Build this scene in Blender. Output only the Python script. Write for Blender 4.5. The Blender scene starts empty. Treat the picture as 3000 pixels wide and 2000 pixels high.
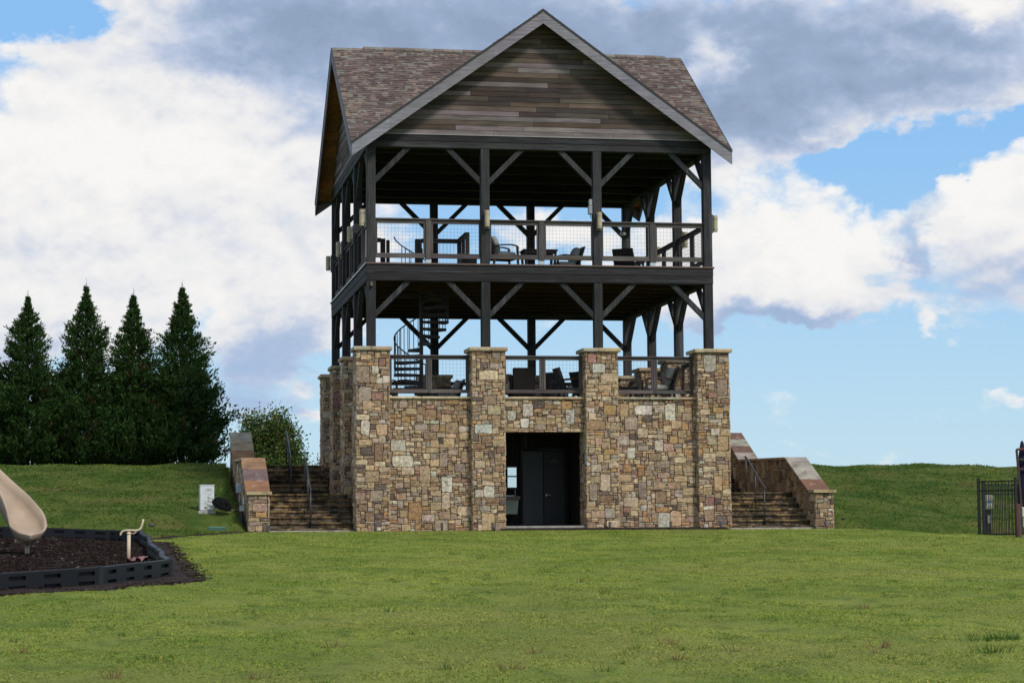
import bpy, math, random
import numpy as np
from mathutils import Vector, Matrix
R = math.radians
C = bpy.context.scene.collection
S = bpy.context.scene

# ============================================================ camera / world / sun
CAM = (-6.73893, -61.91355, -0.25656)
F_PX = 6539.9
cd = bpy.data.cameras.new('camera'); cam = bpy.data.objects.new('camera', cd); C.objects.link(cam)
cd.sensor_width = 36; cd.lens = F_PX * 36 / 3000; cd.clip_end = 6000; cd.clip_start = 0.5
YAW, PIT, ROL = 0.17350, 0.08877, -0.00752
_r = Vector((math.cos(YAW), -math.sin(YAW), 0)); _f = Vector((math.sin(YAW), math.cos(YAW), 0)); _u = Vector((0, 0, 1))
_f2 = _f * math.cos(PIT) + _u * math.sin(PIT); _u2 = -_f * math.sin(PIT) + _u * math.cos(PIT)
_r2 = _r * math.cos(ROL) + _u2 * math.sin(ROL); _u3 = -_r * math.sin(ROL) + _u2 * math.cos(ROL)
cam.matrix_world = Matrix(((_r2.x, _u3.x, -_f2.x, CAM[0]), (_r2.y, _u3.y, -_f2.y, CAM[1]), (_r2.z, _u3.z, -_f2.z, CAM[2]), (0, 0, 0, 1)))
S.camera = cam
S.render.engine = 'CYCLES'
S.view_settings.view_transform = 'Standard'; S.view_settings.look = 'None'
S.view_settings.gamma = 1; S.view_settings.use_curve_mapping = False
S.view_settings.exposure = 0.0
SUN_EL, SUN_AZ = 48.0, 150.0            # azimuth clockwise from +Y: the sun stands behind the camera, to its right
sl = bpy.data.lights.new('sun', 'SUN'); sl.energy = 2.8; sl.angle = R(9); sl.color = (1, .95, .87)
so = bpy.data.objects.new('sun', sl); C.objects.link(so)
_sd = Vector((math.sin(R(SUN_AZ)) * math.cos(R(SUN_EL)), math.cos(R(SUN_AZ)) * math.cos(R(SUN_EL)), math.sin(R(SUN_EL))))
so.rotation_euler = _sd.to_track_quat('Z', 'Y').to_euler(); so.location = (20, -40, 60)


class NT:
    """small helper that writes node trees"""
    def __init__(s, tree):
        s.t = tree; s.n = tree.nodes; s.l = tree.links
    def put(s, node, key, v):
        i = node.inputs[key]
        if hasattr(v, 'is_linked') or isinstance(v, bpy.types.NodeSocket): s.l.new(v, i)
        else: i.default_value = v
    def node(s, typ, props=None, **ins):
        n = s.n.new(typ)
        for k, v in (props or {}).items(): setattr(n, k, v)
        for k, v in ins.items():
            s.put(n, int(k[1:]) if k[0] == '_' and k[1:].isdigit() else k, v)
        return n
    def math(s, op, a, b=0.0, c=0.0, clamp=False):
        return s.node('ShaderNodeMath', {'operation': op, 'use_clamp': clamp}, _0=a, _1=b, _2=c).outputs[0]
    def vmath(s, op, a, b=(0, 0, 0), c=(0, 0, 0)):
        n = s.node('ShaderNodeVectorMath', {'operation': op}, _0=a)
        s.put(n, 1, b)
        if op == 'MULTIPLY_ADD': s.put(n, 2, c)
        return n.outputs['Value'] if op in ('LENGTH', 'DOT_PRODUCT') else n.outputs[0]
    def ramp(s, x, a, b, lo=0.0, hi=1.0, smooth=True):
        n = s.node('ShaderNodeMapRange', {'interpolation_type': 'SMOOTHSTEP' if smooth else 'LINEAR'})
        s.put(n, 0, x); s.put(n, 1, a); s.put(n, 2, b); s.put(n, 3, lo); s.put(n, 4, hi)
        return n.outputs[0]
    def mix(s, f, a, b, mode='MIX'):
        n = s.node('ShaderNodeMix', {'data_type': 'RGBA', 'blend_type': mode})
        s.put(n, 0, f)
        for k, v in ((6, a), (7, b)):
            if isinstance(v, tuple) and len(v) == 3: v = v + (1,)
            s.put(n, k, v)
        return n.outputs[2]
    def noise(s, vec, scale, detail=4.0, rough=.55, dist=0.0, out=0):
        n = s.node('ShaderNodeTexNoise', None, Scale=scale, Detail=detail, Roughness=rough, Distortion=dist)
        s.l.new(vec, n.inputs['Vector'])
        return n.outputs[out]


# ---- world: Nishita sky with broken clouds, laid out by direction
w = bpy.data.worlds.new('World'); S.world = w; w.use_nodes = True
T = NT(w.node_tree); w.node_tree.nodes.clear()
out = T.node('ShaderNodeOutputWorld'); bg = T.node('ShaderNodeBackground'); T.l.new(bg.outputs[0], out.inputs[0])
bg.inputs['Strength'].default_value = 0.1
sky = T.node('ShaderNodeTexSky', {'sky_type': 'NISHITA', 'sun_disc': False, 'sun_elevation': R(SUN_EL), 'sun_rotation': R(SUN_AZ),
                                  'air_density': 1.2, 'dust_density': 0.6, 'ozone_density': 2.0})
tc = T.node('ShaderNodeTexCoord'); D = tc.outputs['Generated']
sx = T.node('ShaderNodeSeparateXYZ', None, Vector=D)
az = T.math('SUBTRACT', T.math('ARCTAN2', sx.outputs[0], sx.outputs[1]), YAW)
el = T.math('ARCSINE', sx.outputs[2])
U = T.math('MULTIPLY_ADD', az, 6.54, 1.5)
V = T.math('MULTIPLY_ADD', el, -6.54, 1.582)
P0 = T.node('ShaderNodeCombineXYZ', None, X=U, Y=V).outputs[0]
Dn = T.vmath('MULTIPLY', D, (1, 1, 1.55))
warpA = T.noise(Dn, 22, 5, .55, out=1)
warpB = T.noise(Dn, 90, 5, .6, out=1)
P = T.vmath('MULTIPLY_ADD', T.vmath('SUBTRACT', warpA, (.5, .5, .5)), (.50, .28, 0), P0)
P = T.vmath('MULTIPLY_ADD', T.vmath('SUBTRACT', warpB, (.5, .5, .5)), (.11, .08, 0), P)


def field(lst, P, base):
    acc = base
    for (u, v, a, b, wt) in lst:
        q = T.vmath('MULTIPLY_ADD', P, (1 / a, 1 / b, 0), (-u / a, -v / b, 0))
        g = T.ramp(T.vmath('LENGTH', q), 0.0, 1.0, wt, 0.0)
        acc = T.math('ADD', acc, g)
    return acc


# (u, v, half width, half height, weight), all in thousandths of a pixel-sized angle
COV = [(.45, .42, .95, .50, 1.3), (.15, .72, .9, .45, 1.1), (.75, .75, .7, .35, 1.0), (1.2, .12, 1.3, .50, 1.6), (.5, .03, .45, .13, .9), (.9, .55, .5, .3, .6),
       (2.5, .25, 1.0, .36, 1.5), (2.1, .40, .6, .26, .9), (2.9, .12, .5, .25, .7), (2.30, .76, .55, .30, 1.2), (2.05, .80, .4, .25, .8),
       (2.90, .60, .36, .24, 1.3), (3.0, .80, .6, .22, .7), (2.55, .92, .45, .07, .75), (2.3, .93, .2, .05, .5), (2.76, .975, .13, .05, .75),
       (.80, 1.03, .28, .22, 1.0), (.72, 1.18, .2, .06, .6), (.95, .93, .25, .12, .8), (.1, 1.0, .5, .14, .7), (.88, 1.22, .10, .05, .6),
       (1.62, .70, .4, .12, .8), (1.9, .92, .7, .06, .5), (2.2, 1.17, .35, .045, .35), (2.95, 1.19, .2, .035, .55), (2.65, 1.33, .12, .04, .4), (2.4, 1.33, .08, .04, .4),
       (.05, .05, .34, .16, -1.6), (2.62, .50, .52, .10, -1.35), (2.58, .58, .14, .09, -.7), (2.9, .42, .42, .09, -1.0), (2.55, .60, .16, .10, -.6), (.40, .70, .10, .1, -.35),
       (1.9, 1.1, 1.4, .16, -.3)]
SHD = [(1.2, .10, 1.15, .45, 1.15), (.75, .12, .5, .25, .5), (2.5, .22, 1.1, .34, 1.15), (2.15, .38, .5, .22, .6), (1.9, .08, .8, .3, .6), (.80, 1.06, .34, .20, 1.0),
       (.75, 1.18, .3, .09, .7), (2.45, .955, .5, .05, .5), (2.15, .96, .4, .07, .6), (2.95, .84, .6, .14, .7), (2.66, .74, .10, .20, .9), (2.2, .93, .5, .06, .5), (.1, 1.02, .5, .1, .6),
       (.35, .45, .7, .3, -.5), (2.88, .06, .18, .09, -.9), (2.08, .20, .14, .12, -.9), (2.35, .70, .4, .22, -.5), (2.85, .60, .3, .16, -.6)]
n1 = T.noise(Dn, 14, 9, .60)
def billow(vec):
    acc = 0.0
    for sc, wt in ((26, .46), (58, .27), (125, .15), (270, .08), (560, .04)):
        b0 = T.math('ABSOLUTE', T.math('MULTIPLY_ADD', T.noise(vec, sc, 0.0, .5), 2.0, -1.0))
        acc = T.math('MULTIPLY_ADD', b0, wt, acc)
    return acc
n2 = T.math('MULTIPLY', billow(Dn), 1.35)
nz = T.math('ADD', T.math('MULTIPLY', T.math('SUBTRACT', n1, .5), .80), T.math('MULTIPLY', T.math('SUBTRACT', n2, .32), .75))
up = T.ramp(el, .245, .36, 0, .50)                     # beyond the picture the same broken cover goes on
side = T.ramp(T.math("ABSOLUTE", az), .235, .34, 0, .42)
low = T.ramp(el, .0, .13, 0, 1)
cov = T.math('ADD', field(COV, P, -.08), T.math('MAXIMUM', up, T.math('MULTIPLY', side, low)))
cov = T.math('ADD', cov, nz)
dens = T.ramp(cov, .06, .66)
shn = T.noise(T.vmath('MULTIPLY', D, (1, 1, 2.4)), 12, 7, .55)
shd = T.math('ADD', field(SHD, P, .10), T.math('MULTIPLY', T.math('SUBTRACT', shn, .5), .62))
shd = T.math('ADD', shd, T.math('MULTIPLY', up, .55))
# billows: compare density with density sampled a little towards the sun
Dl = T.vmath('ADD', Dn, (.004, 0, .011))
n2b = T.math('MULTIPLY', billow(Dl), 1.35)
bil = T.math('MULTIPLY', T.math('SUBTRACT', n2, n2b), .8)
shd = T.math('SUBTRACT', shd, bil)
thin = T.ramp(cov, .3, 1.3, .0, .22)
shd = T.ramp(T.math('ADD', shd, thin), -.10, 1.75, 0, 1, smooth=False)
cr = T.node('ShaderNodeValToRGB', None, Fac=shd)
el_ = cr.color_ramp.elements
el_[0].position = 0; el_[0].color = (9.4, 9.25, 9.05, 1)
el_[1].position = 1; el_[1].color = (2.8, 3.65, 5.2, 1)
for p_, c_ in ((.20, (8.5, 8.5, 8.6, 1)), (.36, (7.1, 7.4, 8.1, 1)), (.55, (4.9, 5.7, 7.4, 1)), (.78, (3.35, 4.35, 6.1, 1))):
    e_ = el_.new(p_); e_.color = c_
clear = T.mix(T.ramp(el, -.02, .21), (5.4, 8.0, 9.7), (2.6, 5.6, 9.9))
clear = T.mix(T.ramp(el, .25, 1.2), clear, (1.2, 2.6, 5.4))
clear = T.mix(.25, clear, sky.outputs[0])
cc_ = T.mix(T.math('MULTIPLY', T.ramp(el, .15, .04), T.ramp(shd, .25, .9)), cr.outputs[0], (4.1, 5.6, 7.9))
T.l.new(T.mix(dens, clear, cc_), bg.inputs['Color'])

# ============================================================ materials
def mat(name, rough=.8, spec=.3):
    m = bpy.data.materials.new(name); m.use_nodes = True; t = NT(m.node_tree)
    b = m.node_tree.nodes['Principled BSDF']
    b.inputs['Roughness'].default_value = rough
    b.inputs['Specular IOR Level'].default_value = spec
    return m, t, b


def simple(name, col, rough=.7, spec=.3, metal=0.0, var=.15, scale=6.0, bump=0.0, bscale=60.0):
    m, t, b = mat(name, rough, spec)
    tcn = t.node('ShaderNodeTexCoord').outputs['Object']
    n = t.noise(tcn, scale, 5, .6)
    f = t.ramp(n, .3, .7, 1 - var, 1 + var)
    c = t.mix(1.0, tuple(col), t.node('ShaderNodeCombineColor', None, Red=f, Green=f, Blue=f).outputs[0], 'MULTIPLY')
    t.l.new(c, b.inputs['Base Color']); b.inputs['Metallic'].default_value = metal
    if bump:
        bn = t.node('ShaderNodeBump', None, Strength=bump, Distance=.01, Height=t.noise(tcn, bscale, 4, .6)); t.l.new(bn.outputs[0], b.inputs['Normal'])
    return m


def tinted(name, rough=.85, spec=.2, grain=None, var=.25, scale=5.0, bump=.4, bscale=40.0, gain=1.0, stain=None, coords='Object'):
    """colour comes from the piece's own 'tint' attribute, broken up by grain and stains"""
    m, t, b = mat(name, rough, spec)
    tcn = t.node('ShaderNodeTexCoord').outputs[coords]
    at = t.node('ShaderNodeAttribute', {'attribute_name': 'tint'}).outputs['Color']
    v = tcn
    if grain is not None:
        s = [1, 1, 1]; s[grain] = .06
        v = t.vmath('MULTIPLY', tcn, tuple(s))
    n = t.noise(v, scale, 7, .62)
    n2 = t.noise(tcn, 1.3, 3, .5)
    f = t.math('MULTIPLY', t.ramp(n, .25, .75, gain * (1 - var), gain * (1 + var)), t.ramp(n2, .3, .7, .88, 1.12))
    c = t.mix(1.0, at, t.node('ShaderNodeCombineColor', None, Red=f, Green=f, Blue=f).outputs[0], 'MULTIPLY')
    if stain:
        for (col, sc, lo, hi, amt) in stain:
            k = t.math('MULTIPLY', t.ramp(t.noise(v if grain is not None else tcn, sc, 6, .65), lo, hi), amt)
            c = t.mix(k, c, col)
    t.l.new(c, b.inputs['Base Color'])
    if bump:
        bn = t.node('ShaderNodeBump', None, Strength=bump, Distance=.012, Height=t.noise(v, bscale, 6, .65)); t.l.new(bn.outputs[0], b.inputs['Normal'])
    return m


STAIN = [((.13, .095, .07), 7.5, .52, .70, .60), ((.52, .47, .41), 12, .56, .72, .55), ((.36, .18, .08), 5.2, .56, .70, .50), ((.045, .035, .03), 2.6, .60, .74, .6)]
M = {}
M['stone'] = tinted('fieldstone', scale=14, var=.42, bump=.9, bscale=34, stain=STAIN)
M['stone_far'] = M['stone']
M['step_stone'] = tinted('mossy_step_stone', scale=9, var=.35, bump=.6, bscale=30,
                        stain=[((.022, .018, .012), 2.6, .40, .60, .9), ((.09, .09, .03), 9, .55, .7, .5)])
M['slab'] = tinted('coping_sandstone', scale=6, var=.22, bump=.35, bscale=30,
                   stain=[((.40, .36, .30), 4.5, .58, .64, .45), ((.10, .07, .055), 3.0, .50, .64, .6)])
M['border'] = tinted('border_plastic', rough=.42, spec=.22, scale=4, var=.08, bump=.05, bscale=14)
M['mortar'] = simple('mortar', (.070, .053, .038), .95, .1, var=.3, scale=14, bump=.5)
WSTAIN = [((.13, .135, .14), 5, .54, .74, .55), ((.012, .011, .010), 3, .55, .8, .6)]
for ax, nm in enumerate('xyz'):
    M['wood_' + nm] = tinted('dark_timber_' + nm, rough=.75, grain=ax, scale=26, var=.45, bump=.5, bscale=40, stain=WSTAIN)
    M['grey_' + nm] = tinted('weathered_board_' + nm, rough=.8, grain=ax, scale=22, var=.35, bump=.45, bscale=45,
                             stain=[((.04, .035, .03), 7, .62, .78, .7)])
M['shingle'] = tinted('asphalt_shingle', rough=.95, scale=60, var=.18, bump=.5, bscale=180)
M['paint'] = tinted('plain_tinted', rough=.55, spec=.4, scale=5, var=.06, bump=.05)
M['metal'] = tinted('galvanised_metal', rough=.45, spec=.5, scale=12, var=.15, bump=.1); M['metal'].node_tree.nodes['Principled BSDF'].inputs['Metallic'].default_value = .6
M['black'] = simple('black_metal', (.012, .012, .013), .5, .4, var=.2)
M['wire'] = simple('rusty_wire', (.035, .028, .024), .8, .1, var=.3, scale=20)
M['fabric'] = tinted('outdoor_fabric', rough=.95, scale=30, var=.10, bump=.3, bscale=200)
M['plastic'] = tinted('moulded_plastic', rough=.45, spec=.4, scale=4, var=.07, bump=.06, bscale=12)
M['bark'] = simple('bark', (.10, .075, .055), .95, .1, var=.4, scale=14, bump=.8)
M['mulch'] = tinted('bark_mulch', rough=.95, spec=.1, scale=50, var=.4, bump=.5)
m, t, b = mat('mirror_glass', .03, .8); b.inputs['Metallic'].default_value = 1; b.inputs['Base Color'].default_value = (.75, .78, .8, 1); M['mirror'] = m
M['eave'] = tinted('eave_boarding', rough=.8, grain=1, scale=14, var=.3, bump=.3)
m, t, b = mat('soffit_boards', .8, .2)
tcn = t.node('ShaderNodeTexCoord').outputs['Object']
v = t.vmath('MULTIPLY', tcn, (1, .15, 1)); n = t.noise(v, 20, 6, .6)
t.l.new(t.mix(t.ramp(n, .3, .7), (.14, .065, .022), (.055, .027, .012)), b.inputs['Base Color']); M['soffit'] = m


def leafmat(name, gain=1.0, trans=.35):
    m = bpy.data.materials.new(name); m.use_nodes = True; t = NT(m.node_tree); m.node_tree.nodes.clear()
    at = t.node('ShaderNodeAttribute', {'attribute_name': 'tint'}).outputs['Color']
    at = t.mix(1.0, at, (gain, gain, gain), 'MULTIPLY')
    d = t.node('ShaderNodeBsdfDiffuse', None, Color=at); tr = t.node('ShaderNodeBsdfTranslucent', None, Color=at)
    mx = t.node('ShaderNodeMixShader', None, _0=trans); t.l.new(d.outputs[0], mx.inputs[1]); t.l.new(tr.outputs[0], mx.inputs[2])
    o = t.node('ShaderNodeOutputMaterial'); t.l.new(mx.outputs[0], o.inputs[0]); return m


M['leaf'] = leafmat('foliage')


def lawn_colour(t, pos):
    """turf colour by place: yellow-green, deeper green and straw patches"""
    vv = t.vmath('MULTIPLY', pos, (1, .55, 1))
    a = t.noise(vv, .55, 6, .62); b_ = t.noise(vv, 2.4, 6, .65); c_ = t.noise(pos, .16, 3, .5); d_ = t.noise(vv, 7.0, 4, .6)
    c = t.mix(t.ramp(a, .33, .66), (.150, .202, .036), (.225, .262, .055))
    c = t.mix(t.math('MULTIPLY', t.ramp(b_, .48, .66), .65), c, (.088, .140, .026))
    c = t.mix(t.math('MULTIPLY', t.ramp(c_, .50, .72), .45), c, (.235, .225, .070))
    c = t.mix(t.math('MULTIPLY', t.ramp(d_, .56, .74), .45), c, (.25, .205, .085))
    # the cut slopes behind are coloured darker and browner
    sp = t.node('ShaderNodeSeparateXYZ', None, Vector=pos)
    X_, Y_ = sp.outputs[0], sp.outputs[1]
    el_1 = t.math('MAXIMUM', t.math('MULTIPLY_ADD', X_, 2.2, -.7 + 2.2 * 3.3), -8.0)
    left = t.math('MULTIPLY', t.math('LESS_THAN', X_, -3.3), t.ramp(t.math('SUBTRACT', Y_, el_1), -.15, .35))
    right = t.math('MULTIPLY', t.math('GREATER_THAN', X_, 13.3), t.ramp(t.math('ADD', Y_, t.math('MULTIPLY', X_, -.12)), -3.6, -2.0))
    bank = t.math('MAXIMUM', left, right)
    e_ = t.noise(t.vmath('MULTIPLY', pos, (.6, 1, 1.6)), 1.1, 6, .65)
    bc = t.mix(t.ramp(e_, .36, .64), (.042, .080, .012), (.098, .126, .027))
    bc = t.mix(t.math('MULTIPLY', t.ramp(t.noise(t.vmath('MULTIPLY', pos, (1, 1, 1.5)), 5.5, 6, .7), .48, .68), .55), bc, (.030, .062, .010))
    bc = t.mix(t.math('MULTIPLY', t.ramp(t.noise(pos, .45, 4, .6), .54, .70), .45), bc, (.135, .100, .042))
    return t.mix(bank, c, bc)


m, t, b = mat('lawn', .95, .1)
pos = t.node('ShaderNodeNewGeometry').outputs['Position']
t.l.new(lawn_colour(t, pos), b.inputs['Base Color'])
bn = t.node('ShaderNodeBump', None, Strength=1.0, Distance=.09, Height=t.math('ADD', t.noise(pos, 9, 6, .7), t.noise(t.vmath('MULTIPLY', pos, (1, .5, 1)), 2.2, 4, .6)))
t.l.new(bn.outputs[0], b.inputs['Normal']); M['lawn'] = m
m = bpy.data.materials.new('grass_blades'); m.use_nodes = True; t = NT(m.node_tree); m.node_tree.nodes.clear()
pos = t.node('ShaderNodeNewGeometry').outputs['Position']
at = t.node('ShaderNodeAttribute', {'attribute_name': 'tint'}).outputs['Color']
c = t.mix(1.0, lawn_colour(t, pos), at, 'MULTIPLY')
d = t.node('ShaderNodeBsdfDiffuse', None, Color=c); tr = t.node('ShaderNodeBsdfTranslucent', None, Color=c)
mx = t.node('ShaderNodeMixShader', None, _0=.3); t.l.new(d.outputs[0], mx.inputs[1]); t.l.new(tr.outputs[0], mx.inputs[2])
o = t.node('ShaderNodeOutputMaterial'); t.l.new(mx.outputs[0], o.inputs[0]); M['grass'] = m

# ============================================================ mesh builder
ORIG = {}


def root_of(o):
    while o.parent: o = o.parent
    return o


class MB:
    def __init__(s): s.v = []; s.f = []; s.c = []; s.n = 0
    def add(s, vs, fs, col=(1, 1, 1)):
        s.v.extend([tuple(p) for p in vs]); s.f.extend([tuple(i + s.n for i in f) for f in fs]); s.c.extend([col] * len(fs)); s.n += len(vs); return s
    def box(s, x0, x1, y0, y1, z0, z1, col=(1, 1, 1)):
        return s.add([(x0, y0, z0), (x1, y0, z0), (x1, y1, z0), (x0, y1, z0), (x0, y0, z1), (x1, y0, z1), (x1, y1, z1), (x0, y1, z1)],
                     [(0, 3, 2, 1), (4, 5, 6, 7), (0, 1, 5, 4), (1, 2, 6, 5), (2, 3, 7, 6), (3, 0, 4, 7)], col)
    def bbox(s, x0, x1, y0, y1, z0, z1, col=(1, 1, 1), e=.01):
        """box with chamfered edges"""
        V = []
        for sx_, x in ((-1, x0), (1, x1)):
            for sy_, y in ((-1, y0), (1, y1)):
                for sz_, z in ((-1, z0), (1, z1)):
                    V += [(x, y - sy_ * e, z - sz_ * e), (x - sx_ * e, y, z - sz_ * e), (x - sx_ * e, y - sy_ * e, z)]
        def i(a, b_, c_, k): return (a * 4 + b_ * 2 + c_) * 3 + k
        F = [(i(0, 0, 0, 0), i(0, 0, 1, 0), i(0, 1, 1, 0), i(0, 1, 0, 0)), (i(1, 0, 0, 0), i(1, 1, 0, 0), i(1, 1, 1, 0), i(1, 0, 1, 0)),
             (i(0, 0, 0, 1), i(1, 0, 0, 1), i(1, 0, 1, 1), i(0, 0, 1, 1)), (i(0, 1, 0, 1), i(0, 1, 1, 1), i(1, 1, 1, 1), i(1, 1, 0, 1)),
             (i(0, 0, 0, 2), i(0, 1, 0, 2), i(1, 1, 0, 2), i(1, 0, 0, 2)), (i(0, 0, 1, 2), i(1, 0, 1, 2), i(1, 1, 1, 2), i(0, 1, 1, 2))]
        for a in (0, 1):
            for b_ in (0, 1):
                F += [(i(a, b_, 0, 0), i(a, b_, 0, 1), i(a, b_, 1, 1), i(a, b_, 1, 0)), (i(a, 0, b_, 0), i(a, 1, b_, 0), i(a, 1, b_, 2), i(a, 0, b_, 2)),
                      (i(0, a, b_, 1), i(1, a, b_, 1), i(1, a, b_, 2), i(0, a, b_, 2))]
                for c_ in (0, 1): F.append((i(a, b_, c_, 0), i(a, b_, c_, 1), i(a, b_, c_, 2)))
        return s.add(V, F, col)
    def beam(s, p, q, wd, ht, col=(1, 1, 1), up=(0, 0, 1)):
        p = Vector(p); q = Vector(q); d = (q - p).normalized(); a = d.cross(Vector(up))
        if a.length < 1e-4: a = d.cross(Vector((1, 0, 0)))
        a.normalize(); b_ = a.cross(d).normalized()
        vs = [o_ + a * (i * wd / 2) + b_ * (j * ht / 2) for o_ in (p, q) for i, j in ((-1, -1), (1, -1), (1, 1), (-1, 1))]
        return s.add(vs, [(0, 3, 2, 1), (4, 5, 6, 7), (0, 1, 5, 4), (1, 2, 6, 5), (2, 3, 7, 6), (3, 0, 4, 7)], col)
    def tube(s, pts, r, n=8, col=(1, 1, 1), cap=True):
        pts = [Vector(p) for p in pts]; rs = r if isinstance(r, (list, tuple)) else [r] * len(pts)
        vs = []; prev = None
        for i, p in enumerate(pts):
            d = (pts[min(i + 1, len(pts) - 1)] - pts[max(i - 1, 0)]).normalized()
            if prev is None:
                a = d.cross(Vector((0, 0, 1)))
                if a.length < 1e-3: a = Vector((1, 0, 0))
            else: a = prev - d * prev.dot(d)
            a.normalize(); prev = a; b_ = d.cross(a)
            vs += [p + a * (math.cos(2 * math.pi * k / n) * rs[i]) + b_ * (math.sin(2 * math.pi * k / n) * rs[i]) for k in range(n)]
        fs = [(i * n + k, i * n + (k + 1) % n, (i + 1) * n + (k + 1) % n, (i + 1) * n + k) for i in range(len(pts) - 1) for k in range(n)]
        if cap: fs += [tuple(range(n))[::-1], tuple((len(pts) - 1) * n + k for k in range(n))]
        return s.add(vs, fs, col)
    def lathe(s, c, prof, n=16, col=(1, 1, 1)):
        vs = [(c[0] + r_ * math.cos(2 * math.pi * k / n), c[1] + r_ * math.sin(2 * math.pi * k / n), c[2] + z) for r_, z in prof for k in range(n)]
        fs = [(i * n + k, i * n + (k + 1) % n, (i + 1) * n + (k + 1) % n, (i + 1) * n + k) for i in range(len(prof) - 1) for k in range(n)]
        fs += [tuple(range(n))[::-1], tuple((len(prof) - 1) * n + k for k in range(n))]
        return s.add(vs, fs, col)
    def extrude(s, poly, axis, a, b_, col=(1, 1, 1)):
        """polygon in the plane across axis, swept from a to b"""
        def P3(p, t_):
            q = list(p); q.insert(axis, t_); return tuple(q)
        n = len(poly); vs = [P3(p, a) for p in poly] + [P3(p, b_) for p in poly]
        fs = [tuple(range(n))[::-1], tuple(range(n, 2 * n))] + [(i, (i + 1) % n, n + (i + 1) % n, n + i) for i in range(n)]
        return s.add(vs, fs, col)
    def pillow(s, c, sz, col=(1, 1, 1), rot=None, n=8, pw=.55):
        """soft cushion: squared-off ellipsoid"""
        vs = []; fs = []
        for i in range(n + 1):
            th = math.pi * i / n - math.pi / 2
            for k in range(2 * n):
                ph = 2 * math.pi * k / (2 * n)
                f = lambda x: math.copysign(abs(x) ** pw, x)
                p = Vector((f(math.cos(th)) * f(math.cos(ph)) * sz[0] / 2, f(math.cos(th)) * f(math.sin(ph)) * sz[1] / 2, f(math.sin(th)) * sz[2] / 2))
                if rot: p = rot @ p
                vs.append(p + Vector(c))
        m_ = 2 * n
        for i in range(n):
            for k in range(m_): fs.append((i * m_ + k, i * m_ + (k + 1) % m_, (i + 1) * m_ + (k + 1) % m_, (i + 1) * m_ + k))
        return s.add(vs, fs, col)
    def build(s, name, material, parent=None, smooth=False, label=None, kind=None):
        me = bpy.data.meshes.new(name)
        off = Vector((0, 0, 0))
        if parent is not None: off = ORIG.get(root_of(parent).name, off)
        me.from_pydata([(p[0] - off[0], p[1] - off[1], p[2] - off[2]) for p in s.v], [], s.f)
        at_ = me.color_attributes.new('tint', 'FLOAT_COLOR', 'CORNER')
        arr = np.ones((len(me.loops), 4), 'f4')
        cnt = np.array([len(f) for f in s.f]); arr[:, :3] = np.repeat(np.array(s.c, 'f4'), cnt, axis=0)
        at_.data.foreach_set('color', arr.ravel())
        me.materials.append(material)
        if smooth: me.shade_smooth()
        me.update()
        o_ = bpy.data.objects.new(name, me); C.objects.link(o_)
        if parent is not None: o_.parent = parent
        if label: o_['label'] = label
        if kind: o_['kind'] = kind
        return o_


def thing(name, label, cat, loc=(0, 0, 0), group=None, rz=0):
    o_ = bpy.data.objects.new(name, None); C.objects.link(o_); o_.location = loc; o_.rotation_euler = (0, 0, rz)
    o_['label'] = label; o_['category'] = cat
    if group: o_['group'] = group
    ORIG[o_.name] = Vector(loc); return o_


def tag(o_, label, cat, group=None):
    o_['label'] = label; o_['category'] = cat
    if group: o_['group'] = group
    return o_


def copy_tree(o_, parent=None):
    c_ = o_.copy(); C.objects.link(c_)
    if parent is not None: c_.parent = parent
    for ch in list(o_.children): copy_tree(ch, c_)
    return c_


def jit(col, a, rnd):
    k = 1 + rnd.uniform(-a, a); return tuple(max(0, x * k * (1 + rnd.uniform(-a, a) * .25)) for x in col)


def fast_mesh(name, V, Fc, tint, material, parent=None, kind=None):
    """numpy triangles: V (n,3), Fc (m,3), tint per face (m,3)"""
    me = bpy.data.meshes.new(name)
    me.vertices.add(len(V)); me.vertices.foreach_set('co', V.astype('f4').ravel())
    nf = len(Fc); k = Fc.shape[1]
    me.loops.add(nf * k); me.loops.foreach_set('vertex_index', Fc.astype('i4').ravel())
    me.polygons.add(nf); me.polygons.foreach_set('loop_start', np.arange(0, nf * k, k, dtype='i4'))
    me.update(calc_edges=True)
    a = me.color_attributes.new('tint', 'FLOAT_COLOR', 'CORNER')
    arr = np.ones((nf * k, 4), 'f4'); arr[:, :3] = np.repeat(tint, k, axis=0); a.data.foreach_set('color', arr.ravel())
    me.materials.append(material)
    o_ = bpy.data.objects.new(name, me); C.objects.link(o_)
    if parent is not None: o_.parent = parent
    if kind: o_['kind'] = kind
    return o_


# ============================================================ ground
def sm(a, b_, t_):
    t_ = np.clip((t_ - a) / (b_ - a), 0, 1); return t_ * t_ * (3 - 2 * t_)


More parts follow.
